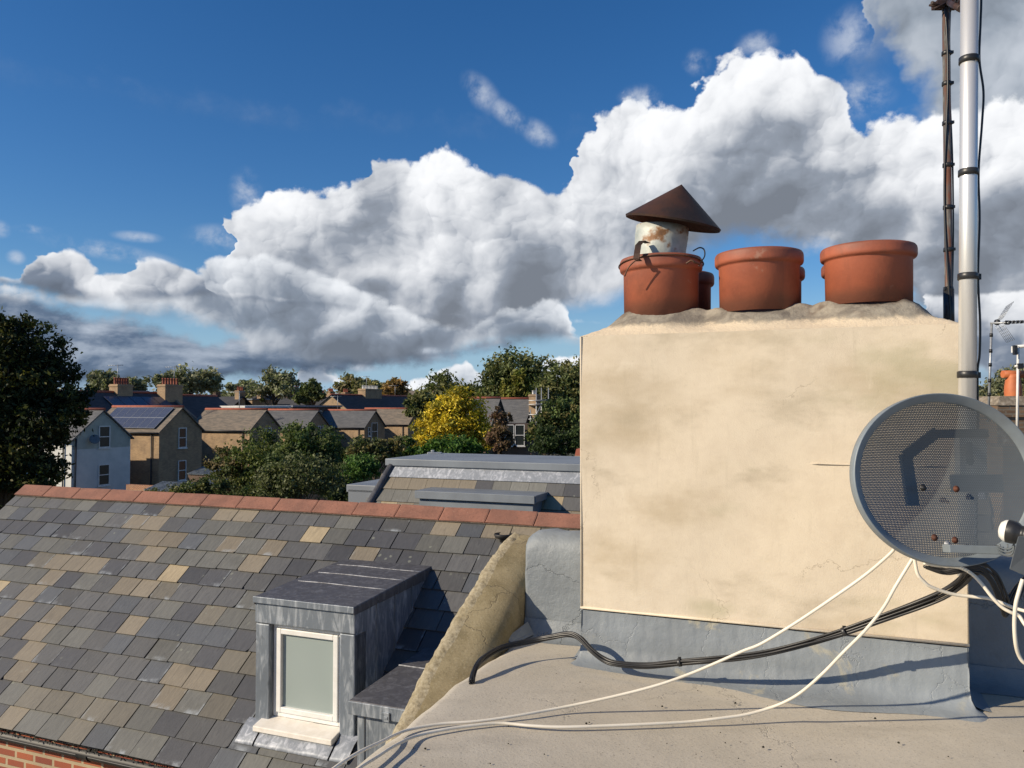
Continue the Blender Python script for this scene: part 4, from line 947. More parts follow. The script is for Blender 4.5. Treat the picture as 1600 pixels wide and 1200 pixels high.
def frame(s0, s1, z0, z1, f, t0, d):
    mb.box(Dp(s0, t0, z0), U * f, -WD * d, UP * (z1 - z0)); mb.box(Dp(s1 - f, t0, z0), U * f, -WD * d, UP * (z1 - z0))
    mb.box(Dp(s0 + f, t0, z0), U * (s1 - s0 - 2 * f), -WD * d, UP * f); mb.box(Dp(s0 + f, t0, z1 - f), U * (s1 - s0 - 2 * f), -WD * d, UP * f)
frame(ws0, ws1, wz0, wz1, .034, .035, .06); frame(ws0 + .036, ws1 - .036, wz0 + .036, wz1 - .036, .040, .022, .05)
build(mb, 'window_frame', M['upvc'], d1, .005)
mb = MB(); mb.box(Dp(ws0 + .06, .05, wz0 + .06), U * (ws1 - ws0 - .12), -WD * .01, UP * (wz1 - wz0 - .12)); build(mb, 'window_pane', M['frost'], d1)
mb = MB(); mb.hexa([Dp(ws0 - .07, -.11, .0 - .02), Dp(ws1 + .005, -.11, -.02), Dp(ws1 + .005, .05, -.0), Dp(ws0 - .07, .05, .0)], [Dp(ws0 - .07, -.11, .02), Dp(ws1 + .005, -.11, .02), Dp(ws1 + .005, .05, .056), Dp(ws0 - .07, .05, .056)]); build(mb, 'window_sill', M['stonesill'], d1, .006)
mb = MB()                                                # lead apron dressed over the slates
def apron(s0, s1, n_):
    rows = []
    for i in range(n_ + 1):
        s = s0 + (s1 - s0) * i / n_; wv = .004 * math.sin(s * 23)
        base_ = Dp(s, 0, 0)
        rows.append([base_ - WD * .0 + UP * .03, base_ + WD * .02 + UP * .022, base_ + SD * .06 + RN * (.040 + wv), base_ + SD * .16 + RN * (.040 + wv), base_ + SD * .185 + RN * .036, base_ + SD * .187 + RN * .026])
    mb.grid(rows)
apron(-.06, .10, 6); apron(.115, w - .12, 14); apron(w - .105, w + .04, 6); build(mb, 'lead_apron', M['leadpale'], d1)
# second dormer, half behind the party wall
d2, Dp, hg, dep, pt = dormer(560, 1092, 1.25, 0, 5.2, False)
w = 1.25
mb = MB(); mb.box(Dp(.035, -.004, -.10), U * (w - .07), -WD * .05, UP * (hg + .07)); build(mb, 'front_panel', M['lead'], d2)
mb = MB(); mb.box(Dp(-.0, -.012, -.1), U * .055, -WD * .05, UP * (hg + .0)); mb.box(Dp(.07, -.006, -.1), U * .01, -WD * .05, UP * (hg + .0)); build(mb, 'front_cheek', M['lead'], d2, .006)
mb = MB(); z1 = hg - .03; z2 = hg + dep * .03
mb.hexa([Dp(-.04, -.05, z1), Dp(w + .04, -.05, z1), Dp(w + .04, dep * 1.08, z2 - .03), Dp(-.04, dep * 1.08, z2 - .03)], [Dp(-.04, -.05, z1 + .035), Dp(w + .04, -.05, z1 + .035), Dp(w + .04, dep * 1.08, z2 + .02), Dp(-.04, dep * 1.08, z2 + .02)])
build(mb, 'lead_roof', M['leadroof'], d2, .006)
mb = MB(); mb.box(Dp(-.043, -.056, z1 - .055), U * (w + .09), -WD * .012, UP * .085); mb.hexa([Dp(-.045, -.05, z1 - .05), Dp(-.033, -.05, z1 - .05), Dp(-.033, dep * 1.05, z2 - .08), Dp(-.045, dep * 1.05, z2 - .08)], [Dp(-.045, -.05, z1 + .028), Dp(-.033, -.05, z1 + .028), Dp(-.033, dep * 1.05, z2 + .01), Dp(-.045, dep * 1.05, z2 + .01)]); build(mb, 'lead_drip', M['lead'], d2, .004)
mb = MB(); mb.box(Dp(.22, -.066, z1 - .062), U * .05, -WD * .014, UP * .06); mb.box(Dp(.23, -.070, z1 - .045), U * .03, -WD * .008, UP * .02); build(mb, 'lead_clip', M['lead'], d2, .003)
mb = MB(); mb.tube([Dp(-.04, dep * .62, z1 + .042 + dep * .62 * .03), Dp(w, dep * .62, z1 + .042 + dep * .62 * .03)], .007, 6); build(mb, 'lead_seam', M['leadweld'], d2)
# black pipe terminal on the slope
c_ = onplane(786, 846, R0, RN); mb = MB(); mb.lathe([(.03, -.05), (.03, .03), (.070, .034), (.080, .062), (.074, .068), (.066, .052), (0, .045)], c_, UP, 24); build(mb, 'vent_pipe', M['gutter'], hs_)

# ------------------------------------------------------------------ mansard roofed building behind the ridge
FA = V(-.44, 10.8, -.768)                                 # a point of the fascia's top edge
PH2 = R(54); S2 = WD * math.cos(PH2) - UP * math.sin(PH2); N2_ = WD * math.sin(PH2) + UP * math.cos(PH2)
mn = thing('mansard_building', FA + V(2, 1, -8.8), 'building with grey flat top over pale slate mansard behind the red ridge', 'building')
sL, sR = -1.49, 6.0
mb = MB(); mb.hexa([FA + U * sL - UP * .10, FA + U * sR - UP * .10, FA + U * sR - WD * 1.35 - UP * .10, FA + U * (sL + .1) - WD * 1.35 - UP * .10], [FA + U * sL, FA + U * sR, FA + U * sR - WD * 1.35 + UP * .01, FA + U * (sL + .1) - WD * 1.35 + UP * .01]); build(mb, 'flat_roof', M['greyroof'], mn, .01)
M0 = FA - WD * .06 - UP * .10
mb = MB(); mb.box(M0 + U * (sL + .10), U * (sR - sL - .1), S2 * .20, N2_ * -.03)
for v in mb.v: v += N2_ * .022
build(mb, 'lead_flashing', M['leadpale'], mn)
mb = MB(); nr = random.Random(9); prev = 'g'
for r_ in range(8):
    s = sL + .08 - r_ * .05 + (0 if r_ % 2 else -.12); t1 = .19 + .2 * (r_ + 1); t0 = t1 - .25
    while s < sR:
        w_ = .25 * nr.uniform(.95, 1.05); x = nr.random()
        k = prev if x < .3 else ('t' if x < .48 else 'y' if x < .53 else nr.choice('gggmd')); prev = k
        q_ = nr.uniform(1.0, 1.4) if k not in 'ty' else .95; cc = tuple(v * q_ for v in pal[k]); cc = tuple(cc) + (.3 if nr.random() < .2 else 0,)
        i = len(mb.v)
        pts = [M0 + U * (s + .002) + S2 * t1 + N2_ * .018, M0 + U * (s + w_ - .002) + S2 * t1 + N2_ * .018, M0 + U * (s + w_ - .002) + S2 * t0, M0 + U * (s + .002) + S2 * t0]
        mb.v += pts + [p_ - N2_ * .007 for p_ in pts]; mb.c += [cc] * 8; mb.f.append((i, i + 1, i + 2, i + 3)); mb.uv[len(mb.f) - 1] = [(0, 0), (1, 0), (1, 1), (0, 1)]
        for k2 in range(4): mb.f.append((i + 4 + k2, i + 4 + (k2 + 1) % 4, i + (k2 + 1) % 4, i + k2)); mb.uv[len(mb.f) - 1] = [(.5, .5)] * 4
        s += w_
build(mb, 'mansard_slates', M['slate'], mn)
mb = MB(); b0 = M0 + U * (sL + .09); b1 = M0 + U * (sL - .32) + S2 * 1.9
mb.hexa([b0 - N2_ * .02, b1 - N2_ * .02, b1 - N2_ * .02 - WD * 3 , b0 - N2_ * .02 - WD * 1.2], [p_ + U * 7.6 for p_ in (b0 - N2_ * .02, b1 - N2_ * .02, b1 - N2_ * .02 - WD * 3, b0 - N2_ * .02 - WD * 1.2)])
mb.hexa([V(b1.x, b1.y, -H), V(b1.x, b1.y, b1.z) - UP * .01, b1 - WD * 3 - UP * .01, V((b1 - WD * 3).x, (b1 - WD * 3).y, -H)], [p_ + U * 7.6 for p_ in (V(b1.x, b1.y, -H), V(b1.x, b1.y, b1.z) - UP * .01, b1 - WD * 3 - UP * .01, V((b1 - WD * 3).x, (b1 - WD * 3).y, -H))])
build(mb, 'wall', M['stock'], mn)
mb = MB(); mb.tube([b0 + N2_ * .03 - UP * .02, b0.lerp(b1, .85) + N2_ * .03], .055, 8); build(mb, 'lead_hip', M['leadroof'], mn)
MP = lambda px, py: onplane(px, py, M0, N2_)
a, b_ = MP(676, 762), MP(856, 769); b_ = a + U * (b_ - a).dot(U)
mb = MB(); mb.hexa([a, b_, b_ + WD * .50, a + WD * .50], [v + UP * .01 for v in (a, b_, b_ + WD * .50, a + WD * .50)])
mb.box(a + WD * .50 - UP * .09, b_ - a, WD * .012, UP * .10); mb.box(b_ - UP * .08, U * .012, WD * .50, UP * .09); mb.box(a - UP * .08 - U * .012, U * .012, WD * .50, UP * .09); dd = build(mb, 'dormer_roof', M['greyroof'], mn, .004)
mb = MB(); a2 = a + U * .04; mb.hexa([a2 + WD * .46 - UP * .01, a2 - UP * .01, a2 + WD * .46 - UP * .75], [v + (b_ - a) - U * .08 for v in (a2 + WD * .46 - UP * .01, a2 - UP * .01, a2 + WD * .46 - UP * .75)]); build(mb, 'dormer', M['greyroof'], mn)
# side extension left of it
a = P(541, 757, 12.6)
mb = MB(); mb.box(a + U * .04 - UP * .9, U * .9, -WD * 1.2, UP * .82); mb.box(V(a.x, a.y, -H) + U * .05, U * .85, -WD * 1.1, UP * (H + a.z - .9)); build(mb, 'side_wall', M['greyroof'], mn)
mb = MB(); mb.box(a - UP * .12, U * 1.1, -WD * 1.25, UP * .12); build(mb, 'side_roof', M['greyroof'], mn, .01)
mb = MB(); mb.cbox(P(679, 709, 12.3) + UP * .0, .22, .1, .05); mb.cbox(P(676, 706, 12.3), .05, .05, .06); build(mb, 'roof_outlet', M['galv'], mn, .01)
a = P(898, 712, 14); tc_ = thing('terracotta_finial', a - UP * .3, 'scrap of red roof tile peeping out left of the cream chimney', 'roof')
mb = MB(); mb.hexa([a, a + U * 1.2, a + U * 1.2 - WD * .3, a - WD * .3], [v for v in (a + UP * .12 + U * .03, a + U * 1.2 + UP * .14, a + U * 1.2 - WD * .3 + UP * .14, a - WD * .3 + UP * .12)]); build(mb, 'tile', M['redtile'], tc_)
mb = MB(); mb.box(V(a.x, a.y, -H), U * 1.2, -WD * .3, UP * (H + a.z)); build(mb, 'wall', M['stock'], tc_)

# ------------------------------------------------------------------ houses across the gardens
G0 = V(-29.1, 56, 0)
def LP(a, t, z): return G0 - U * a - WD * t + UP * z     # a away from the gable fronts, t along the row, z from eye
def prism_roof(mb, org, ax, L, half, zr, ze, th=.12, ov=.25):
    """pitched roof: ridge from org along ax, slopes to +-WD-type side vector"""
    sd_ = V(-ax.y, ax.x, 0)
    for sg in (1, -1):
        s_ = sd_ * sg; a = org + UP * zr - ax * ov; b_ = org + ax * L + UP * zr
        k = (zr - ze) / half; e = half + ov
        p = [a, b_, b_ + s_ * e - UP * k * e, a + s_ * e - UP * k * e]
        if sg < 0: p = p[::-1]
        mb.hexa([v - UP * th for v in p], p)
def window(parent, c_, right, w, h, nrm, bars=1, mat='white'):
    """framed window centred at c_ on a wall with outward normal nrm"""
    mb = MB(); f = .07; o_ = c_ + nrm * .01
    def bx(x0, x1, z0, z1, d0=0, d=.05): mb.box(o_ + right * x0 + UP * z0 + nrm * d0, right * (x1 - x0), nrm * d, UP * (z1 - z0))
    bx(-w / 2, -w / 2 + f, -h / 2, h / 2); bx(w / 2 - f, w / 2, -h / 2, h / 2); bx(-w / 2 + f, w / 2 - f, -h / 2, -h / 2 + f); bx(-w / 2 + f, w / 2 - f, h / 2 - f, h / 2); bx(-w / 2 + f, w / 2 - f, -.03, .03, .003)
    if bars > 1:
        for k in range(1, bars): bx(-w / 2 + w * k / bars - .03, -w / 2 + w * k / bars + .03, -h / 2 + f, h / 2 - f, .006)
    fr = build(mb, 'window_frame', M[mat], parent)
    mb = MB(); mb.box(c_ - right * (w / 2 - .02) - UP * (h / 2 - .02) + nrm * .005, right * (w - .04), nrm * .02, UP * (h - .04)); build(mb, 'pane', M['glass'], fr)
    mb = MB(); mb.box(c_ - right * (w / 2 + .06) - UP * (h / 2 + .09), right * (w + .12), nrm * .10, UP * .085); build(mb, 'sill', M[mat], fr)
def stack(parent, c_, sx, sy, zt, npots, mat='stock', potmat='redtile', ph=.6):
    mb = MB(); ax, ay = -U, -WD
    b = c_ - ax * sx / 2 - ay * sy / 2
    mb.box(V(b.x, b.y, zt - 3.2), ax * sx, ay * sy, UP * 3.0); mb.box(V(b.x, b.y, zt - .22) - ax * .06 - ay * .06, ax * (sx + .12), ay * (sy + .12), UP * .12); mb.box(V(b.x, b.y, zt - .10) - ax * .0, ax * sx, ay * sy, UP * .10)
    st = build(mb, 'chimney', M[mat], parent)
    long_ = ay if sy > sx else ax; n_ = npots
    for k in range(n_):
        c2 = c_ + long_ * ((k + .5) / n_ - .5) * max(sx, sy) * .95
        mb = MB(); mb.lathe([(.11, 0), (.12, ph * .4), (.10, ph * .85), (.13, ph * .88), (.13, ph), (0, ph * .9)], V(c2.x, c2.y, zt), n=10); build(mb, 'chimney_pot', M[potmat], st)
def outrigger(t, Wd, L, wall, roof, label, zap=-.35, windows=(), side=(), pan=False, group='rear wings of the terraced houses'):
    zr = zap; ze = zap - Wd / 2 * .80; A = LP(0, t, 0)
    o = thing('brick_house' if 'white' not in wall else 'white_house', V(A.x, A.y, -H), label, 'house', group)
    mb = MB(); q_ = [A + WD * Wd / 2, A - WD * Wd / 2]
    bot = [V(p.x, p.y, -H) for p in q_]
    poly = [bot[0], bot[1], q_[1] + UP * (ze - .05), A + UP * (zr - .12), q_[0] + UP * (ze - .05)]
    mb.hexa(poly, [p_ - U * L for p_ in poly]); build(mb, 'wall', M[wall], o)
    mb = MB(); prism_roof(mb, A, -U, L, Wd / 2, zr, ze, .10, .18); rf = build(mb, 'roof', M[roof], o)
    mb = MB(); mb.tube([A + UP * (zr + .03) + U * .2, A - U * L + UP * (zr + .03)], .11, 6); build(mb, 'ridge_tiles', M['redtile'], o)
    for (s, z, w, h, bars) in windows: window(o, A - WD * s + UP * z + U * .005, -WD, w, h, U, bars)
    for (a, z, w, h, bars) in side: window(o, A + WD * Wd / 2 - U * a + UP * z, U, w, h, WD, bars)
    mb = MB()
    e0 = A + WD * (Wd / 2 + .2) + UP * (ze - .22); mb.tube([e0 + U * .1, e0 - U * L], .07, 6); c0_ = A + WD * (Wd / 2 + .08) - U * .7; mb.tube([V(c0_.x, c0_.y, ze - .2), V(c0_.x, c0_.y, -H)], .05, 6)
    build(mb, 'downpipe', M['pipe'], o)
    return o, A, zr, ze
h1, A, zr, ze = outrigger(0, 4.9, 7, 'whitewall', 'roofgrey', 'white painted house wing with grey gable left of the solar roof', -.32, [(.15, -2.25, .95, 1.55, 1), (.15, -4.95, .95, 1.5, 1)])
mb = MB(); mb.tube([A + WD * 2.2 + U * .12 + UP * -.9 * 0 + UP * ze, V(A.x, A.y, -H) + WD * 2.3 + U * .12], .06, 8); build(mb, 'drainpipe', M['pipe'], h1)
mb = MB(); g0 = A + U * .0015; hw = 2.40; zg = -3.05; mb.hexa([g0 + WD * hw + UP * zg, g0 - WD * hw + UP * zg, g0 - WD * hw + UP * (ze - .1), g0 + UP * (zr - .16), g0 + WD * hw + UP * (ze - .1)], [v + U * .003 for v in (g0 + WD * hw + UP * zg, g0 - WD * hw + UP * zg, g0 - WD * hw + UP * (ze - .1), g0 + UP * (zr - .16), g0 + WD * hw + UP * (ze - .1))]); M['greenwall'] = simple('grey_green_gable', (.42, .44, .38), (.35, .37, .32), 2, .8); build(mb, 'gable_cladding', M['greenwall'], h1)
mb = MB(); c_ = A + WD * .95 + U * .35 + UP * -2.4; mb.lathe([(0, 0), (.2, .03), (.34, .1), (.33, .11), (0, .02)], c_, V(.6, -.8, .3), 20); mb.tube([c_, A + WD * .8 + UP * -2.5], .03, 6); build(mb, 'wall_dish', M['greyplastic'], h1)
h2, A, zr, ze = outrigger(7.4, 4.5, 7.4, 'stock', 'roofgreen', 'brick house wing carrying two rows of solar panels on its roof', -.15, [(.1, -2.6, .85, 1.6, 1), (.1, -5.2, .85, 1.6, 1)])
sl = (WD * 2.25 - UP * (zr - ze)); sln = sl.length; sl = sl.normalized(); nn = sl.cross(-U).normalized(); nn = nn if nn.z > 0 else -nn
for r_ in range(2):
    for k in range(7):
        mb = MB(); o_ = A - U * (.55 + k * .87) + UP * zr + sl * (.25 + r_ * 1.28) + nn * .10
        mb.box(o_, -U * .83, sl * 1.22, nn * .03); pn = build(mb, 'solar_panel', M['solar'], h2)
        mb = MB(); mb.box(o_ - sl * .03 + U * .02 - nn * .004, -U * .87, sl * .03, nn * .04); mb.box(o_ + sl * 1.22 + U * .02 - nn * .004, -U * .87, sl * .03, nn * .04); mb.box(o_ + U * .02 - nn * .004, -U * .02, sl * 1.22, nn * .04); build(mb, 'panel_frame', M['galv'], pn)
h3, A, zr, ze = outrigger(17.6, 4.3, 7.0, 'stock', 'roofgreen', 'yellow brick wing with weathered brown tiled roof, behind the tall bushes', -.40, [(.3, -2.7, 1.0, 1.2, 2)])
h4, A, zr, ze = outrigger(25.6, 4.5, 6.6, 'stock', 'roofgrey', 'brick wing with smooth grey roof just right of the brown tiled roof', -.5, [(.5, -3.0, .9, 1.8, 2)])
h5, A, zr, ze = outrigger(36.6, 4.4, 6.8, 'stock', 'roofgrey', 'yellow brick wing with dark grey roof and lit side wall between bushes', -.6, [(-.1, -3.0, 1.3, 2.0, 1), (-1.2, -3.0, .5, 1.0, 1)])
h6, A, zr, ze = outrigger(46.6, 4.5, 7.6, 'stock', 'roofgreen', 'brick wing with patched grey roof left of the yellow tree', -.45, [(.0, -2.9, 2.0, 1.3, 3)])
mb = MB(); 
# main terraces behind
def terrace(t0, t1, a0, half, zr, ze, wall, roof, label, ov=.2):
    A = LP(a0, t0, 0); o = thing('terraced_house', V(A.x, A.y, -H), label, 'house', 'terraced houses across the gardens'); L = t1 - t0
    q_ = [A - U * half, A + U * half]; poly = [V(q_[0].x, q_[0].y, -H), V(q_[1].x, q_[1].y, -H), q_[1] + UP * (ze - .05), A + UP * (zr - .12), q_[0] + UP * (ze - .05)]
    mb = MB(); mb.hexa(poly, [p_ - WD * L for p_ in poly]); build(mb, 'wall', M[wall], o)
    mb = MB(); prism_roof(mb, A, -WD, L, half, zr, ze, .10, ov); build(mb, 'roof', M[roof], o)
    mb = MB(); mb.tube([A + UP * (zr + .03) + WD * .2, A - WD * L + UP * (zr + .03)], .12, 6); build(mb, 'ridge_tiles', M['redtile'], o)
    return o, A
t1_, A = terrace(-32, 17.6, 12, 4.6, 1.15, -1.9, 'stock', 'roofdark', 'terraced house with dark slate roof and solar panels, behind the solar wing')
sl = (U * 4.6 - UP * 3.05).normalized(); nn = sl.cross(WD).normalized(); nn = nn if nn.z > 0 else -nn
for k in range(5):
    mb = MB(); o_ = LP(12, 9.8 + k * 1.35, 1.15) + sl * .9 + nn * .12; mb.box(o_, -WD * 1.28, sl * 1.5, nn * .03); build(mb, 'solar_panel', M['solar'], t1_)
stack(t1_, LP(12, 12.4, 0), 1.0, 1.7, 1.9, 6); stack(t1_, LP(11.2, 17.4, 0), 1.0, 2.2, 2.0, 6)
t1b, A = terrace(17.7, 24.6, 12, 4.6, .95, -1.9, 'stock', 'roofdark', 'terraced house with plain dark slate roof right of the tall brick chimney')
for (t, z, w, h) in ((11.4, -3.2, .9, 1.6), (11.8, -5.8, 1.8, 1.8), (13.2, -3.2, .9, 1.6)): window(t1_, LP(7.4, t, z) + U * .01, -WD, w, h, U, 2)
mb = MB(); pw0 = LP(7.8, 17.55, -1.8); mb.hexa([pw0, pw0 - WD * .25, pw0 - U * 4.2 - WD * .25 + UP * 2.9, pw0 - U * 4.2 + UP * 2.9], [v + UP * .3 for v in (pw0, pw0 - WD * .25, pw0 - U * 4.2 - WD * .25 + UP * 2.9, pw0 - U * 4.2 + UP * 2.9)]); build(mb, 'party_wall', M['mortar'], t1b)
# flat-roofed loft row between
for i, (t0, t1, zt, lab) in enumerate(((23.2, 30.5, -.02, 'flat-roofed loft with white edge behind the brown tiled wing'), (31, 40.5, .02, 'flat-roofed loft with dark edge behind the grey roofed wings'))):
    o = thing('terraced_house', V(*LP(11, t0, 0).xy, -H), lab, 'house', 'terraced houses across the gardens')
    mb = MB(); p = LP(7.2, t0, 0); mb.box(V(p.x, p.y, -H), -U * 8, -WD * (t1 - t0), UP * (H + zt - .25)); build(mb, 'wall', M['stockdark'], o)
    mb = MB(); mb.box(V(p.x, p.y, zt - .245) + U * .2 + WD * .1, -U * 8.3, -WD * (t1 - t0 + .2), UP * .2); build(mb, 'roof', M['white' if i == 0 else 'greyroof'], o)
    window(o, LP(7.2, t0 + 2, -1.2), -WD, 1.2, 1.1, U, 2); window(o, LP(7.2, t0 + 5, -1.2), -WD, 1.2, 1.1, U, 2)
t2_, A = terrace(45.5, 76, 12, 4.6, 1.35, -1.9, 'stock', 'roofdark', 'large house with dark slate roof and sunlit brick gable, middle distance')
stack(t2_, LP(12, 55.0, 0), 1.2, 4.4, 2.3, 11, 'stock', 'white', .45)
for (hh_, p_) in ((t1_, LP(12, 12.0, 2.0)), (t1_, LP(11.2, 17.9, 2.1)), (t2_, LP(12, 54.0, 2.4)), (t2_, LP(12, 62.0, 1.3)), (h3, LP(3, 17.6, -.4)), (h5, LP(5, 36.6, -.6))):
    mb = MB(); mb.tube([p_, p_ + UP * 1.7], .035, 5); mb.tube([p_ + UP * 1.6 - V(.9, 0, 0), p_ + UP * 1.65 + V(.5, 0, 0)], .025, 4)
    for k in range(6): mb.tube([p_ + UP * (1.6 + .006 * k) + V(-.85 + k * .24, -.25, 0), p_ + UP * (1.6 + .006 * k) + V(-.85 + k * .24, .25, .0)], .015, 4)
    build(mb, 'aerial', M['galv'], hh_)
# small bits: lean-to roofs in the gardens
def leanto(px, py, y, w, d, label, ang=0):
    c_ = P(px, py, y); o = thing('garden_shelter', V(c_.x, c_.y, -H), label, 'shed roof'); mb = MB()
    n_ = int(w / .22)
    for k in range(n_):
        a = c_ + U * (k * .22 - w / 2); mb.hexa([a, a + U * .14, a + U * .14 - WD * d + UP * .4, a - WD * d + UP * .4], [v + UP * .05 for v in (a, a + U * .14, a + U * .14 - WD * d + UP * .4, a - WD * d + UP * .4)])
        b_ = a + U * .14 - UP * .02; mb.hexa([b_, b_ + U * .08, b_ + U * .08 - WD * d + UP * .4, b_ - WD * d + UP * .4], [v + UP * .03 for v in (b_, b_ + U * .08, b_ + U * .08 - WD * d + UP * .4, b_ - WD * d + UP * .4)])
    build(mb, 'roof', M['polycarb'], o); mb = MB(); mb.box(V(c_.x, c_.y, -H) - U * w / 2 - WD * .1, U * w, -WD * (d - .2), UP * (c_.z + H - .05)); build(mb, 'wall', M['stockdark'], o)
leanto(258, 768, 50, 3.6, 1.6, 'pale corrugated lean-to roof below the solar house')
leanto(330, 760, 52, 3.0, 1.8, 'corrugated garden shelter roof among dark bushes')
leanto(318, 742, 56, 3.0, 1.6, 'rearmost pale corrugated roof behind the garden bushes')
c_ = P(197, 757, 54); mb = MB(); mb.box(V(c_.x, c_.y, -H), U * 5, -WD * .3, UP * (H + c_.z)); gw = tag(build(mb, 'garden_wall', M['redbrick'], origin=V(c_.x, c_.y, -H)), 'red brick garden wall at the foot of the white house', 'wall')
# house at the right, behind the yellow tree
RA = P(779, 622, 72)
rh = thing('gabled_house', V(RA.x, RA.y, -H), 'dark gabled house with red ridge right of the yellow tree', 'house')
def gh(A, half, L, zr, sl_, wall, roof, back=0):
    ze = zr - half * sl_; q_ = [A + WD * half, A - WD * half]; poly = [V(q_[0].x, q_[0].y, -H), V(q_[1].x, q_[1].y, -H), q_[1] + UP * (ze - .05 - A.z), A + UP * (zr - .12 - A.z), q_[0] + UP * (ze - .05 - A.z)]
    mb = MB(); mb.hexa(poly, [p_ - U * L for p_ in poly]); build(mb, 'wall', M[wall], rh); mb = MB(); prism_roof(mb, V(A.x, A.y, 0), -U, L, half, zr, ze, .10, .2); build(mb, 'roof', M[roof], rh)
    mb = MB(); mb.tube([A + UP * .03 + U * .2, A - U * L + UP * .03], .12, 6); build(mb, 'ridge_tiles', M['redtile'], rh)
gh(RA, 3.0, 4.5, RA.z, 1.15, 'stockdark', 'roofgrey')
RB = P(832, 623, 78); RB2 = V(RB.x, RB.y, RB.z); gh(RB2, 4.0, 7.5, RB.z, .95, 'stockdark', 'roofgrey')
sl = (WD * 3 - UP * 3.45).normalized(); nn = (WD * 1.15 + UP).normalized()
mb = MB(); o_ = RA - U * 1.4 + sl * .6 + nn * .06; mb.box(o_, -U * .9, sl * 2.6, nn * .04); build(mb, 'skylight', M['glass'], rh)
for px in (797, 811):
    c_ = P(px, 680, 70.5); window(rh, c_, V(1, 0, 0), 1.0, 1.9, V(0, -1, 0), 1)
mb = MB(); c_ = P(785, 664, 70.8); mb.box(V(c_.x, c_.y, -H), V(2.6, 0, 0), V(0, 3, 0), UP * (H + P(785, 662, 70.8).z)); build(mb, 'bay', M['stockdark'], rh)
stack(rh, P(835, 640, 77), .8, 1.0, P(835, 616, 77).z, 3, 'stock', 'white', .35)
sf = thing('scaffold', P(845, 700, 76) * 1, 'metal scaffold against the dark gabled house, left of the big trees', 'scaffold')
mb = MB()
for px in (829, 838, 846, 857): mb.tube([P(px, 606 if px > 835 else 640, 76), P(px, 720, 76)], .05, 6)
build(mb, 'upright', M['galv'], sf); mb = MB()
for py in (626, 632, 648, 655, 664): mb.tube([P(826, py, 75.9), P(860, py - 1, 75.9)], .045, 6)
mb.tube([P(829, 664, 75.8), P(846, 632, 75.8)], .04, 6); build(mb, 'ledger', M['galv'], sf)
mb = MB(); mb.box(P(827, 634, 76.2), V(2.0, 0, 0), V(0, .8, 0), UP * .06); build(mb, 'deck', M['roofgreen'], sf)
# far roofs on the skyline
nr = random.Random(31)
far = [(335, 622, 130, 7, 6, 0), (362, 625, 140, 9, 7, 1), (395, 620, 150, 9, 7, 0), (425, 618, 155, 8, 7, 1), (452, 621, 145, 7, 6, 0), (478, 622, 150, 8, 7, 1), (505, 624, 140, 7, 6, 0), (690, 622, 150, 9, 7, 0), (735, 618, 130, 8, 7, 1), (640, 612, 170, 9, 8, 0), (540, 616, 170, 10, 8, 1), (130, 612, 120, 9, 8, 1)]
nums = ['first', 'second', 'third', 'fourth', 'fifth', 'sixth', 'seventh']
labs = ['far brick house with grey roof just right of the dark terrace roof', 'far house with pale flat roof above the brown tiled wing', 'far brick house with red chimney pots under the skyline trees', 'far flat-roofed brick block below the tall skyline tree', 'far brick house with slate gable left of the dark round tree', 'far flat-roofed block in front of the dark round tree', 'far gabled house left of the dark slate roof with lit gable',
        'far gabled house peeping left of the yellow tree', 'far block half hidden behind the yellow tree', 'far gabled house between brown and green skyline trees', 'far flat block behind the dark slate roof', 'far block behind the large dark tree on the left']
for i, (px, py, y, w, d, flat) in enumerate(far):
    c_ = P(px, py, y); o = thing('far_house', V(c_.x, c_.y, -H), labs[i], 'house', 'far houses on the skyline')
    ze = c_.z - (0 if flat else 1.6); mb = MB(); A = V(c_.x, c_.y, 0)
    poly = [V(A.x, A.y, -H) - U * w / 2, V(A.x, A.y, -H) + U * w / 2, A + U * w / 2 + UP * ze, A - U * w / 2 + UP * ze]
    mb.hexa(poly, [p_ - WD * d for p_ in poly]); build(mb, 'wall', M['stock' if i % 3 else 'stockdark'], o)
    mb = MB()
    if flat: mb.box(A - U * (w / 2 + .2) + WD * .2 + UP * (c_.z + .004), U * (w + .4), -WD * (d + .4), UP * .22)
    else: prism_roof(mb, A - WD * d / 2 - U * w / 2, U, w, d / 2, c_.z + .3, ze, .12, .2)
    build(mb, 'roof', M['greyroof' if flat else ('roofgreen' if i % 2 else 'roofdark')], o)
    stack(o, A - WD * d / 2 + U * (w / 2 - .8) , .8, 1.6, c_.z + 1.3, 4, 'stock'); 
    if i % 2 == 0: stack(o, A - WD * d / 2 - U * (w / 2 - 1.2), .8, 1.2, c_.z + 1.1, 3, 'stockdark')
    for k in (-1, 0, 1): window(o, A + U * k * w * .3 + UP * (ze - 1.2), U, .9, 1.3, WD, 2)

# ------------------------------------------------------------------ right edge: aerials and a neighbour's chimney
def aerial(px0, pyt, pyb, y, r, label):
    a = P(px0, pyt, y); b_ = P(px0 - 5, pyb, y); return a, b_
ay = 9.0; a, b_ = P(1549.5, 505, ay), P(1544, 660, ay)
ae = thing('television_aerial', b_, 'television aerial with grid reflectors on a thin pole at the right edge', 'aerial')
mb = MB(); mb.tube([b_, a], .013, 10); build(mb, 'pole', M['galv'], ae)
mb = MB()
for f in (.12, .28, .42, .58, .72, .86): c_ = a.lerp(b_, f); mb.lathe([(.013, -.02), (.018, -.02), (.018, .02), (.013, .02)], c_, UP, 10)
build(mb, 'tape_band', M['tape'], ae)
ba, bb = P(1547, 505, ay), P(1660, 501, ay - .3)
mb = MB(); mb.tube([ba, bb], .011, 8); build(mb, 'boom', M['galv'], ae)
mb = MB(); nb = (bb - ba)
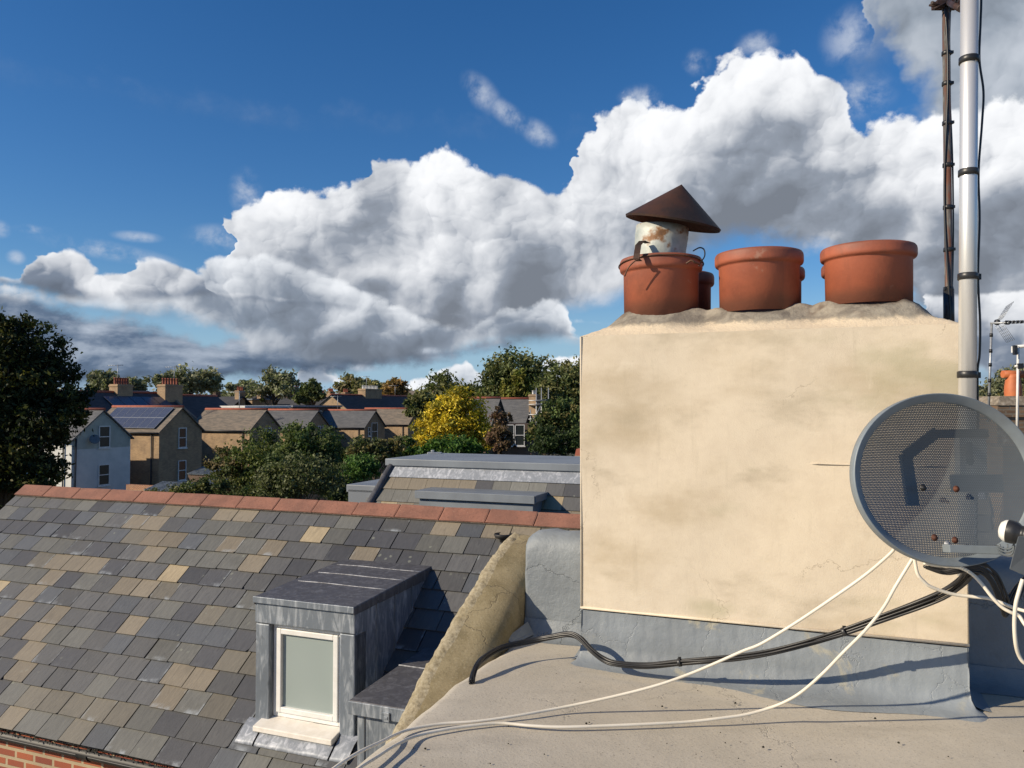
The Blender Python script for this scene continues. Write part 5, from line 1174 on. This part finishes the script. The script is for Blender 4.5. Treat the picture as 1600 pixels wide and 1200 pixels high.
for k in range(14):
    c_ = ba + nb * (.22 + k * .055); mb.tube([c_ + V(0, -.09, .012), c_ + V(0, .09, .012)], .004, 5); mb.cbox(c_, .018, .03, .03)
build(mb, 'director', M['tape'], ae)
mb = MB(); mb.lathe([(0, -.02), (.03, -.02), (.035, 0), (.03, .02), (0, .02)], P(1558, 503.5, ay), V(1, 0, 0), 12); mb.lathe([(0, -.02), (.025, -.02), (.025, .02), (0, .02)], P(1574, 504, ay), V(1, 0, 0), 12); build(mb, 'dipole_box', M['tape'], ae)
mb = MB()
for sg in (1, -1):
    o0 = P(1548, 503 + (-2 if sg > 0 else 4), ay) + V(0, -.22, 0); e1 = (P(1564, 476, ay) - P(1547, 502, ay)); e1 = V(e1.x, 0, sg * abs(e1.z)); e2 = V(.05, .44, 0)
    ex = V(.14, 0, 0)
    for k in range(7): mb.tube([o0 + e1 * k / 6 + (ex * 0), o0 + e1 * k / 6 + ex + e2], .0022, 4)
    for k in range(6): mb.tube([o0 + (e2 + ex) * k / 5, o0 + (e2 + ex) * k / 5 + e1], .0022, 4)
build(mb, 'grid_reflector', M['galv'], ae)
ay = 7.5; a, b_ = P(1591, 540, ay), P(1589, 690, ay)
ae2 = thing('television_aerial', b_, 'second thin white aerial pole with crossbars in front of the orange pot', 'aerial')
mb = MB(); mb.tube([b_, a], .012, 10); build(mb, 'pole', M['white'], ae2)
mb = MB(); mb.tube([P(1585, 542, ay), P(1640, 538, ay)], .016, 8); mb.tube([P(1586, 572, ay), P(1640, 573, ay)], .010, 8); mb.cbox(P(1586, 546, ay), .05, .04, .06); build(mb, 'crossbar', M['white'], ae2)
mb = MB(); mb.cbox(P(1593, 572, ay), .05, .05, .05); mb.cbox(P(1586, 547, ay - .05), .03, .03, .09); build(mb, 'clamp', M['tape'], ae2)
ny = 13.5
ns = thing('neighbour_chimney', P(1590, 700, ny), 'distant sooty brick chimney with orange pot behind the dish at right', 'chimney')
M['dirtybrick'] = brickmat('dirty_chimney_brick', (.16, .10, .06), (.26, .17, .10), (.20, .17, .13), .225, .075, .015, .6)
x0, x1 = P(1558, 650, ny), P(1640, 650, ny); wN = (x1 - x0).x
zt = P(1580, 626, ny).z
mb = MB(); mb.box(V(x0.x, ny, -H), V(wN, 0, 0), V(0, .9, 0), UP * (H + zt - .28)); mb.box(V(x0.x - .04, ny - .04, zt - .28), V(wN + .08, 0, 0), V(0, .98, 0), UP * .10); mb.box(V(x0.x + .02, ny + .02, zt - .18), V(wN - .04, 0, 0), V(0, .86, 0), UP * .10); build(mb, 'stack', M['dirtybrick'], ns)
mb = MB(); mb.hexa([V(x0.x, ny, zt - .08), V(x0.x + wN, ny, zt - .08), V(x0.x + wN, ny + .9, zt - .08), V(x0.x, ny + .9, zt - .08)], [V(x0.x + .15, ny + .15, zt + .08), V(x0.x + wN - .15, ny + .15, zt + .08), V(x0.x + wN - .15, ny + .75, zt + .08), V(x0.x + .15, ny + .75, zt + .08)]); build(mb, 'flaunching', M['cement'], ns)
M['orangepot'] = simple('orange_pot', (.50, .15, .05), (.42, .12, .045), 6, .6, 0, .1)
pc = P(1583, 612, ny + .4)
mb = MB(); mb.lathe([(.13, 0), (.14, .1), (.135, .2), (.11, .36), (.11, .42), (0, .42)], V(pc.x, pc.y, zt + .05), n=28); mb.tube([V(pc.x - .18, pc.y, zt + .47), V(pc.x + .18, pc.y, zt + .47)], .065, 16); build(mb, 'chimney_pot', M['orangepot'], ns)
mb = MB(); b0 = P(1566, 668, 12.5); mb.box(V(b0.x, b0.y, -H), V(6, 0, 0), V(0, 6, 0), UP * (H + b0.z - .3)); build(mb, 'building_wall', M['dirtybrick'], ns)

# ------------------------------------------------------------------ trees and shrubs
def tree(name, label, cat, base, lobes, n, size, cols, seed, group=None, trunk=.25, clump=None, droop=0.0, limbs=True):
    """lobes: (centre relative to eye, rx, ry, rz). Leaves gather in clumps through the lobes."""
    rg = np.random.default_rng(seed); rr_ = random.Random(seed)
    root = thing(name, V(base[0], base[1], -H), label, cat, group); B0 = V(base[0], base[1], -H)
    vol = np.array([(l[1] * l[2] * l[3]) ** .75 for l in lobes]); vol /= vol.sum(); C_ = []; COLS = []; tips = []
    for l, f in zip(lobes, vol):
        m_ = max(6, int(f * n / 55)); d = rg.normal(size=(m_, 3)); d /= np.linalg.norm(d, axis=1)[:, None]
        r_ = rg.uniform(.25, 1.03, m_) ** .55; d[:, 2] = np.where(d[:, 2] < -.6, d[:, 2] * .6, d[:, 2])
        cc = np.array(l[0]) + d * r_[:, None] * np.array([l[1], l[2], l[3]]); tips += [tuple(x) for x in cc[:max(3, m_ // 7)]]
        k = int(n * f / m_) + 1; cr = (clump or .17) * (l[1] * l[2] * l[3]) ** (1 / 3)
        sc_ = rg.uniform(.55, 1.35, m_)
        pts = cc[:, None, :] + rg.normal(size=(m_, k, 3)) * cr * sc_[:, None, None] * np.array([1, 1, .75])
        tint = rg.choice(len(cols), m_); base_c = np.array(cols)[tint] * rg.uniform(.72, 1.3, (m_, 1))
        cv = base_c[:, None, :] * rg.uniform(.75, 1.3, (m_, k, 1)); C_.append(pts.reshape(-1, 3)); COLS.append(cv.reshape(-1, 3))
    C_ = np.concatenate(C_); CL = np.concatenate(COLS); N = len(C_)
    a = rg.normal(size=(N, 3)); a[:, 2] -= droop; a /= np.linalg.norm(a, axis=1)[:, None]
    b = rg.normal(size=(N, 3)); b -= (a * b).sum(1)[:, None] * a; b /= np.linalg.norm(b, axis=1)[:, None]
    s = (size * rg.uniform(.6, 1.35, N))[:, None]
    nrm = np.cross(a, b)
    v = np.stack([C_ - a * s, C_ - b * s * .5 + nrm * s * .15, C_ + a * s, C_ + b * s * .5 + nrm * s * .15], 1).reshape(-1, 3) - np.array(B0)
    me = bpy.data.meshes.new('crown'); me.vertices.add(4 * N); me.vertices.foreach_set('co', v.reshape(-1).astype(np.float32))
    me.loops.add(4 * N); me.loops.foreach_set('vertex_index', np.arange(4 * N, dtype=np.int32)); me.polygons.add(N)
    me.polygons.foreach_set('loop_start', np.arange(0, 4 * N, 4, dtype=np.int32)); me.update(calc_edges=True)
    at = me.color_attributes.new('col', 'FLOAT_COLOR', 'POINT'); at.data.foreach_set('color', np.repeat(np.c_[CL, np.ones(N)], 4, axis=0).astype(np.float32).reshape(-1))
    me.materials.append(M['leaf']); o = bpy.data.objects.new('crown', me); COL.objects.link(o); o.parent = root
    mb = MB(); top = Vector(lobes[0][0]); zb = min(l[0][2] - l[3] for l in lobes)
    tp = [B0, B0.lerp(V(top.x, top.y, zb), .5) + V(.1, .05, 0) * trunk * 3, V((B0.x + top.x) / 2, (B0.y + top.y) / 2, max(zb, -H + 1) * .6 + top.z * .4) if zb > -H + 1 else B0.lerp(top, .6), top]
    mb.tube(spline(tp, 4), [trunk * (1 - .8 * k / 12) for k in range(13)], 8)
    if limbs:
        for tpx in tips[:46]:
            e = Vector(tpx); fr = rr_.uniform(.35, .9); st = tp[1].lerp(tp[3], fr); mid = st.lerp(e, .5) + V(rr_.uniform(-.1, .1), rr_.uniform(-.1, .1), .06) * (e - st).length * .5
            mb.tube(spline([st, mid, e], 3), [trunk * .30, trunk * .26, trunk * .22, trunk * .18, trunk * .13, trunk * .09, trunk * .05], 5)
    build(mb, 'trunk', M['bark'], root)
    return root
def L(px, py, y, rx, rz, ry=None):      # lobe from picture position and pixel radii
    c_ = P(px, py, y); k = y / F; return (tuple(c_), rx * k, (ry if ry else rx) * k, rz * k)
DG = [(.075, .092, .035), (.055, .070, .026), (.095, .105, .040)]
NG = [(.026, .036, .014), (.018, .026, .011), (.040, .048, .016), (.085, .080, .022)]
MG = [(.115, .130, .050), (.085, .105, .040), (.15, .15, .06)]
OG = [(.17, .16, .07), (.13, .135, .06), (.19, .16, .08)]
YL = [(.46, .34, .025), (.36, .28, .03), (.55, .42, .04), (.22, .20, .03)]
BR = [(.24, .145, .05), (.17, .11, .045), (.28, .19, .07)]
RB_ = [(.12, .07, .045), (.09, .06, .035)]
GG = [(.17, .175, .10), (.13, .14, .08), (.21, .21, .13)]
c_ = P(0, 700, 27)
tree('broadleaf_tree', 'big dark leafy tree filling the left edge above the slate roof', 'tree', (c_.x, c_.y), [L(10, 585, 27, 72, 80), L(-30, 520, 27, 55, 32), L(18, 512, 27, 34, 24), L(55, 560, 27.5, 52, 55), L(95, 612, 27.2, 44, 42), L(60, 660, 27, 62, 62), L(112, 650, 26.6, 30, 34), L(20, 720, 27, 70, 72), L(60, 740, 26.5, 34, 44), L(-60, 620, 27, 90, 120), L(-50, 760, 27, 80, 60)], 52000, .085, NG, 1, trunk=.28, clump=.13)
farT = [(158, 600, 115, 32, 26, GG, 'loose grey-green skyline tree right of the big dark tree'), (205, 604, 125, 30, 16, GG, 'low grey-green skyline tree behind the twin chimneys'), (290, 596, 110, 56, 26, GG, 'broad grey-green tree on the skyline above the dark slate roofs'),
        (385, 606, 150, 30, 12, GG, 'low hazy tree left of the tall skyline tree'), (427, 600, 135, 44, 26, GG, 'spreading grey-green tree above the far red chimneys'), (488, 612, 120, 26, 18, DG, 'dark rounded tree in the middle of the skyline'),
        (550, 604, 150, 36, 18, OG, 'olive tree on the skyline behind the white-potted chimney'), (585, 606, 145, 30, 16, OG, 'small olive tree above the white chimney pots'), (618, 610, 130, 26, 20, BR, 'rusty brown autumn tree right of the white-potted chimney'),
        (690, 612, 105, 48, 36, MG, 'green tree on the skyline behind the yellow tree'), (655, 630, 100, 26, 20, MG, 'lower green tree just left behind the yellow tree'), (735, 618, 95, 30, 26, DG, 'dark tree between yellow tree and tallest trees')]
for i, (px, py, y, rx, rz, cl, lab) in enumerate(farT):
    c_ = P(px, py, y); k = random.Random(i + 50)
    lo = [L(px, py, y, rx * .62, rz * .85)] + [L(px + k.uniform(-.75, .75) * rx, py + k.uniform(-.25, .7) * rz, y + k.uniform(-2, 2), rx * k.uniform(.28, .45), rz * k.uniform(.4, .62)) for _ in range(7)]
    tree('broadleaf_tree', lab, 'tree', (c_.x, c_.y), lo, 5200, .0030 * y * .85, cl, 100 + i, 'trees on the skyline', .35, .20)
big = [(800, 596, 88, [(812, 575, 50, 27), (780, 585, 30, 30), (845, 590, 30, 30), (800, 615, 45, 28), (765, 610, 24, 26)], MG, 'tallest broad green tree on the skyline left of the cream chimney', 9000),
       (880, 610, 84, [(875, 600, 38, 32), (900, 590, 34, 30), (860, 630, 36, 36), (900, 640, 40, 44), (925, 610, 40, 40)], MG, 'large green tree partly hidden by the cream chimney', 10000),
       (812, 600, 80, [(812, 596, 14, 22), (812, 612, 18, 18)], [(.16, .15, .03), (.12, .13, .03)], 'narrow yellow-green tree in front of the tallest tree', 2600),
       (793, 612, 82, [(793, 606, 10, 16), (796, 616, 12, 12)], [(.15, .14, .03), (.11, .12, .03)], 'small yellow-green pointed tree above the red ridge', 1600)]
for i, (px, py, y, ls, cl, lab, n_) in enumerate(big):
    c_ = P(px, py, y); tree('broadleaf_tree', lab, 'tree', (c_.x, c_.y), [L(a, b_, y, c2, d2) for a, b_, c2, d2 in ls], n_, .22, cl, 200 + i, 'trees left of the chimney', .35, .17)
c_ = P(705, 700, 60)
tree('maple_tree', 'bright yellow autumn tree behind the flat grey roof', 'tree', (c_.x, c_.y), [L(715, 625, 60, 28, 24), L(692, 640, 60, 26, 22), L(735, 650, 60, 26, 30), L(705, 660, 60, 40, 36), L(665, 672, 60, 22, 24), L(745, 680, 60, 24, 26), L(655, 695, 59, 16, 18), L(760, 692, 60, 16, 18), L(690, 690, 60, 40, 26)], 21000, .12, YL, 301, None, .3, .17)
sh = [('dark green bush at the foot of the yellow tree', 52, [(700, 700, 36, 18), (675, 705, 22, 12), (735, 700, 26, 16), (655, 706, 20, 10)], [(0.043, 0.087, 0.017), (0.065, 0.123, 0.023)], 4200, .13),
      ('thin reddish-brown tree right of the yellow tree', 55, [(780, 668, 14, 26), (778, 650, 9, 14), (772, 692, 14, 16), (790, 690, 14, 20), (795, 655, 6, 8)], RB_ + [(0.217, 0.145, 0.087)], 2400, .13),
      ('dark clipped evergreen bush beside the cream chimney', 46, [(852, 692, 24, 24), (880, 694, 22, 22), (905, 690, 20, 30)], [(0.032, 0.051, 0.017), (0.043, 0.065, 0.022)], 5200, .09),
      ('mid green tree right of the scaffold', 60, [(850, 665, 24, 26), (872, 650, 26, 28), (895, 660, 26, 34), (836, 680, 14, 16)], [(0.080, 0.109, 0.036), (0.065, 0.087, 0.029), (0.131, 0.116, 0.043)], 6500, .14),
      ('leafy bush below the lit brick side wall, centre left', 50, [(400, 705, 40, 30), (385, 735, 34, 30), (420, 735, 36, 34)], [(0.123, 0.138, 0.041), (0.087, 0.109, 0.035), (0.065, 0.087, 0.029)], 6500, .11),
      ('tall dark green tree in front of the grey roofed wing', 47, [(470, 690, 34, 28), (500, 700, 28, 32), (455, 715, 36, 30), (482, 672, 12, 10), (515, 735, 24, 30)], [(0.065, 0.094, 0.032), (0.051, 0.072, 0.026), (0.102, 0.123, 0.043)], 8500, .11),
      ('grey-green bush above the middle of the red ridge', 40, [(470, 742, 44, 32), (500, 755, 36, 26), (440, 762, 34, 22), (425, 748, 26, 20)], [(0.123, 0.133, 0.065), (0.094, 0.104, 0.046), (0.072, 0.087, 0.036)], 8000, .09),
      ('dark shrub standing left of the round conifer', 46, [(520, 770, 26, 16), (535, 740, 16, 28), (545, 768, 20, 20)], [(0.036, 0.051, 0.020), (0.051, 0.065, 0.026)], 3200, .10),
      ('rounded bright green conifer left of the grey mansard roof', 42, [(562, 728, 26, 17), (555, 742, 20, 12), (578, 735, 18, 14)], [(0.080, 0.145, 0.036), (0.065, 0.116, 0.029)], 4600, .085),
      ('olive and brown shrub above the round conifer', 50, [(585, 700, 20, 16), (560, 702, 22, 18), (605, 705, 20, 18), (620, 695, 12, 14), (590, 715, 24, 14)], [(0.174, 0.145, 0.065), (0.116, 0.123, 0.051), (0.087, 0.102, 0.043)], 5000, .11),
      ('green shrub between the brown shrub and the yellow tree', 54, [(632, 700, 16, 18), (645, 708, 16, 10), (622, 712, 14, 12)], [(0.072, 0.102, 0.029), (0.058, 0.080, 0.026)], 2600, .11),
      ('low dark shrub above the left part of the red ridge', 44, [(300, 768, 30, 14), (335, 760, 24, 18), (270, 776, 30, 9)], [(0.072, 0.094, 0.032), (0.051, 0.065, 0.026), (0.116, 0.116, 0.043)], 4200, .09),
      ('dark shrubs under the lit yellow brick wall', 50, [(360, 735, 26, 26), (345, 712, 16, 16), (372, 765, 30, 18), (330, 735, 14, 16)], [(0.058, 0.072, 0.029), (0.087, 0.094, 0.036), (0.131, 0.102, 0.051)], 4800, .10),
      ('small bush in front of the corrugated lean-to', 46, [(232, 772, 16, 9), (390, 772, 30, 12)], [(0.065, 0.087, 0.029), (0.102, 0.109, 0.043)], 2200, .09),
      ('dark shrub mass below the grey roofed wing', 56, [(520, 700, 16, 20), (540, 718, 16, 22), (545, 700, 12, 14)], [(0.051, 0.065, 0.026), (0.072, 0.087, 0.032)], 2400, .12)]
for i, (lab, y, ls, cl, n_, sz) in enumerate(sh):
    c_ = P(ls[0][0], ls[0][1], y); tree('tree' if 'tree' in lab else 'garden_shrub', lab, 'tree' if 'tree' in lab else 'shrub', (c_.x, c_.y), [L(a, b_, y, c2, d2) for a, b_, c2, d2 in ls], n_, sz, cl, 400 + i, 'shrubs in the gardens' if 'tree' not in lab else None, .12, .2)
for i, (px, py, y, ls, cl, lab) in enumerate([(1545, 610, 60, [(1540, 612, 24, 18), (1565, 618, 20, 18), (1520, 622, 20, 14), (1590, 600, 34, 26)], GG, 'sparse green tree behind the dish at the right edge'), (1550, 640, 45, [(1555, 645, 30, 24), (1530, 650, 30, 20), (1600, 645, 40, 30)], [(.11, .10, .035), (.08, .08, .03)], 'yellowing tree behind the thin aerial pole')]):
    c_ = P(px, py, y); tree('broadleaf_tree', lab, 'tree', (c_.x, c_.y), [L(a, b_, y, c2, d2) for a, b_, c2, d2 in ls], 6500, .0026 * y, cl, 600 + i, None, .25, .2)
# distant wood closing the horizon
rg = np.random.default_rng(5); lo = []
for px in range(-150, 1800, 26): lo.append(L(px, 626 + rg.uniform(-5, 4), 210 + rg.uniform(-10, 10), 22, 10 + rg.uniform(0, 5)))
rt = tree('distant_wood', 'distant wood', 'wood', (0, 210), lo, 26000, .55, GG, 700, None, .2, .35, limbs=False)
cr = [c for c in rt.children if c.name.startswith('crown')][0]
for c in list(rt.children):
    if c is not cr: bpy.data.objects.remove(c)
cr.parent = None; cr.location = rt.location.copy(); bpy.data.objects.remove(rt); cr.name = 'distant_wood'
tag(cr, 'distant strip of trees closing the skyline', 'wood', kind='stuff')
print('objects', len(bpy.data.objects))
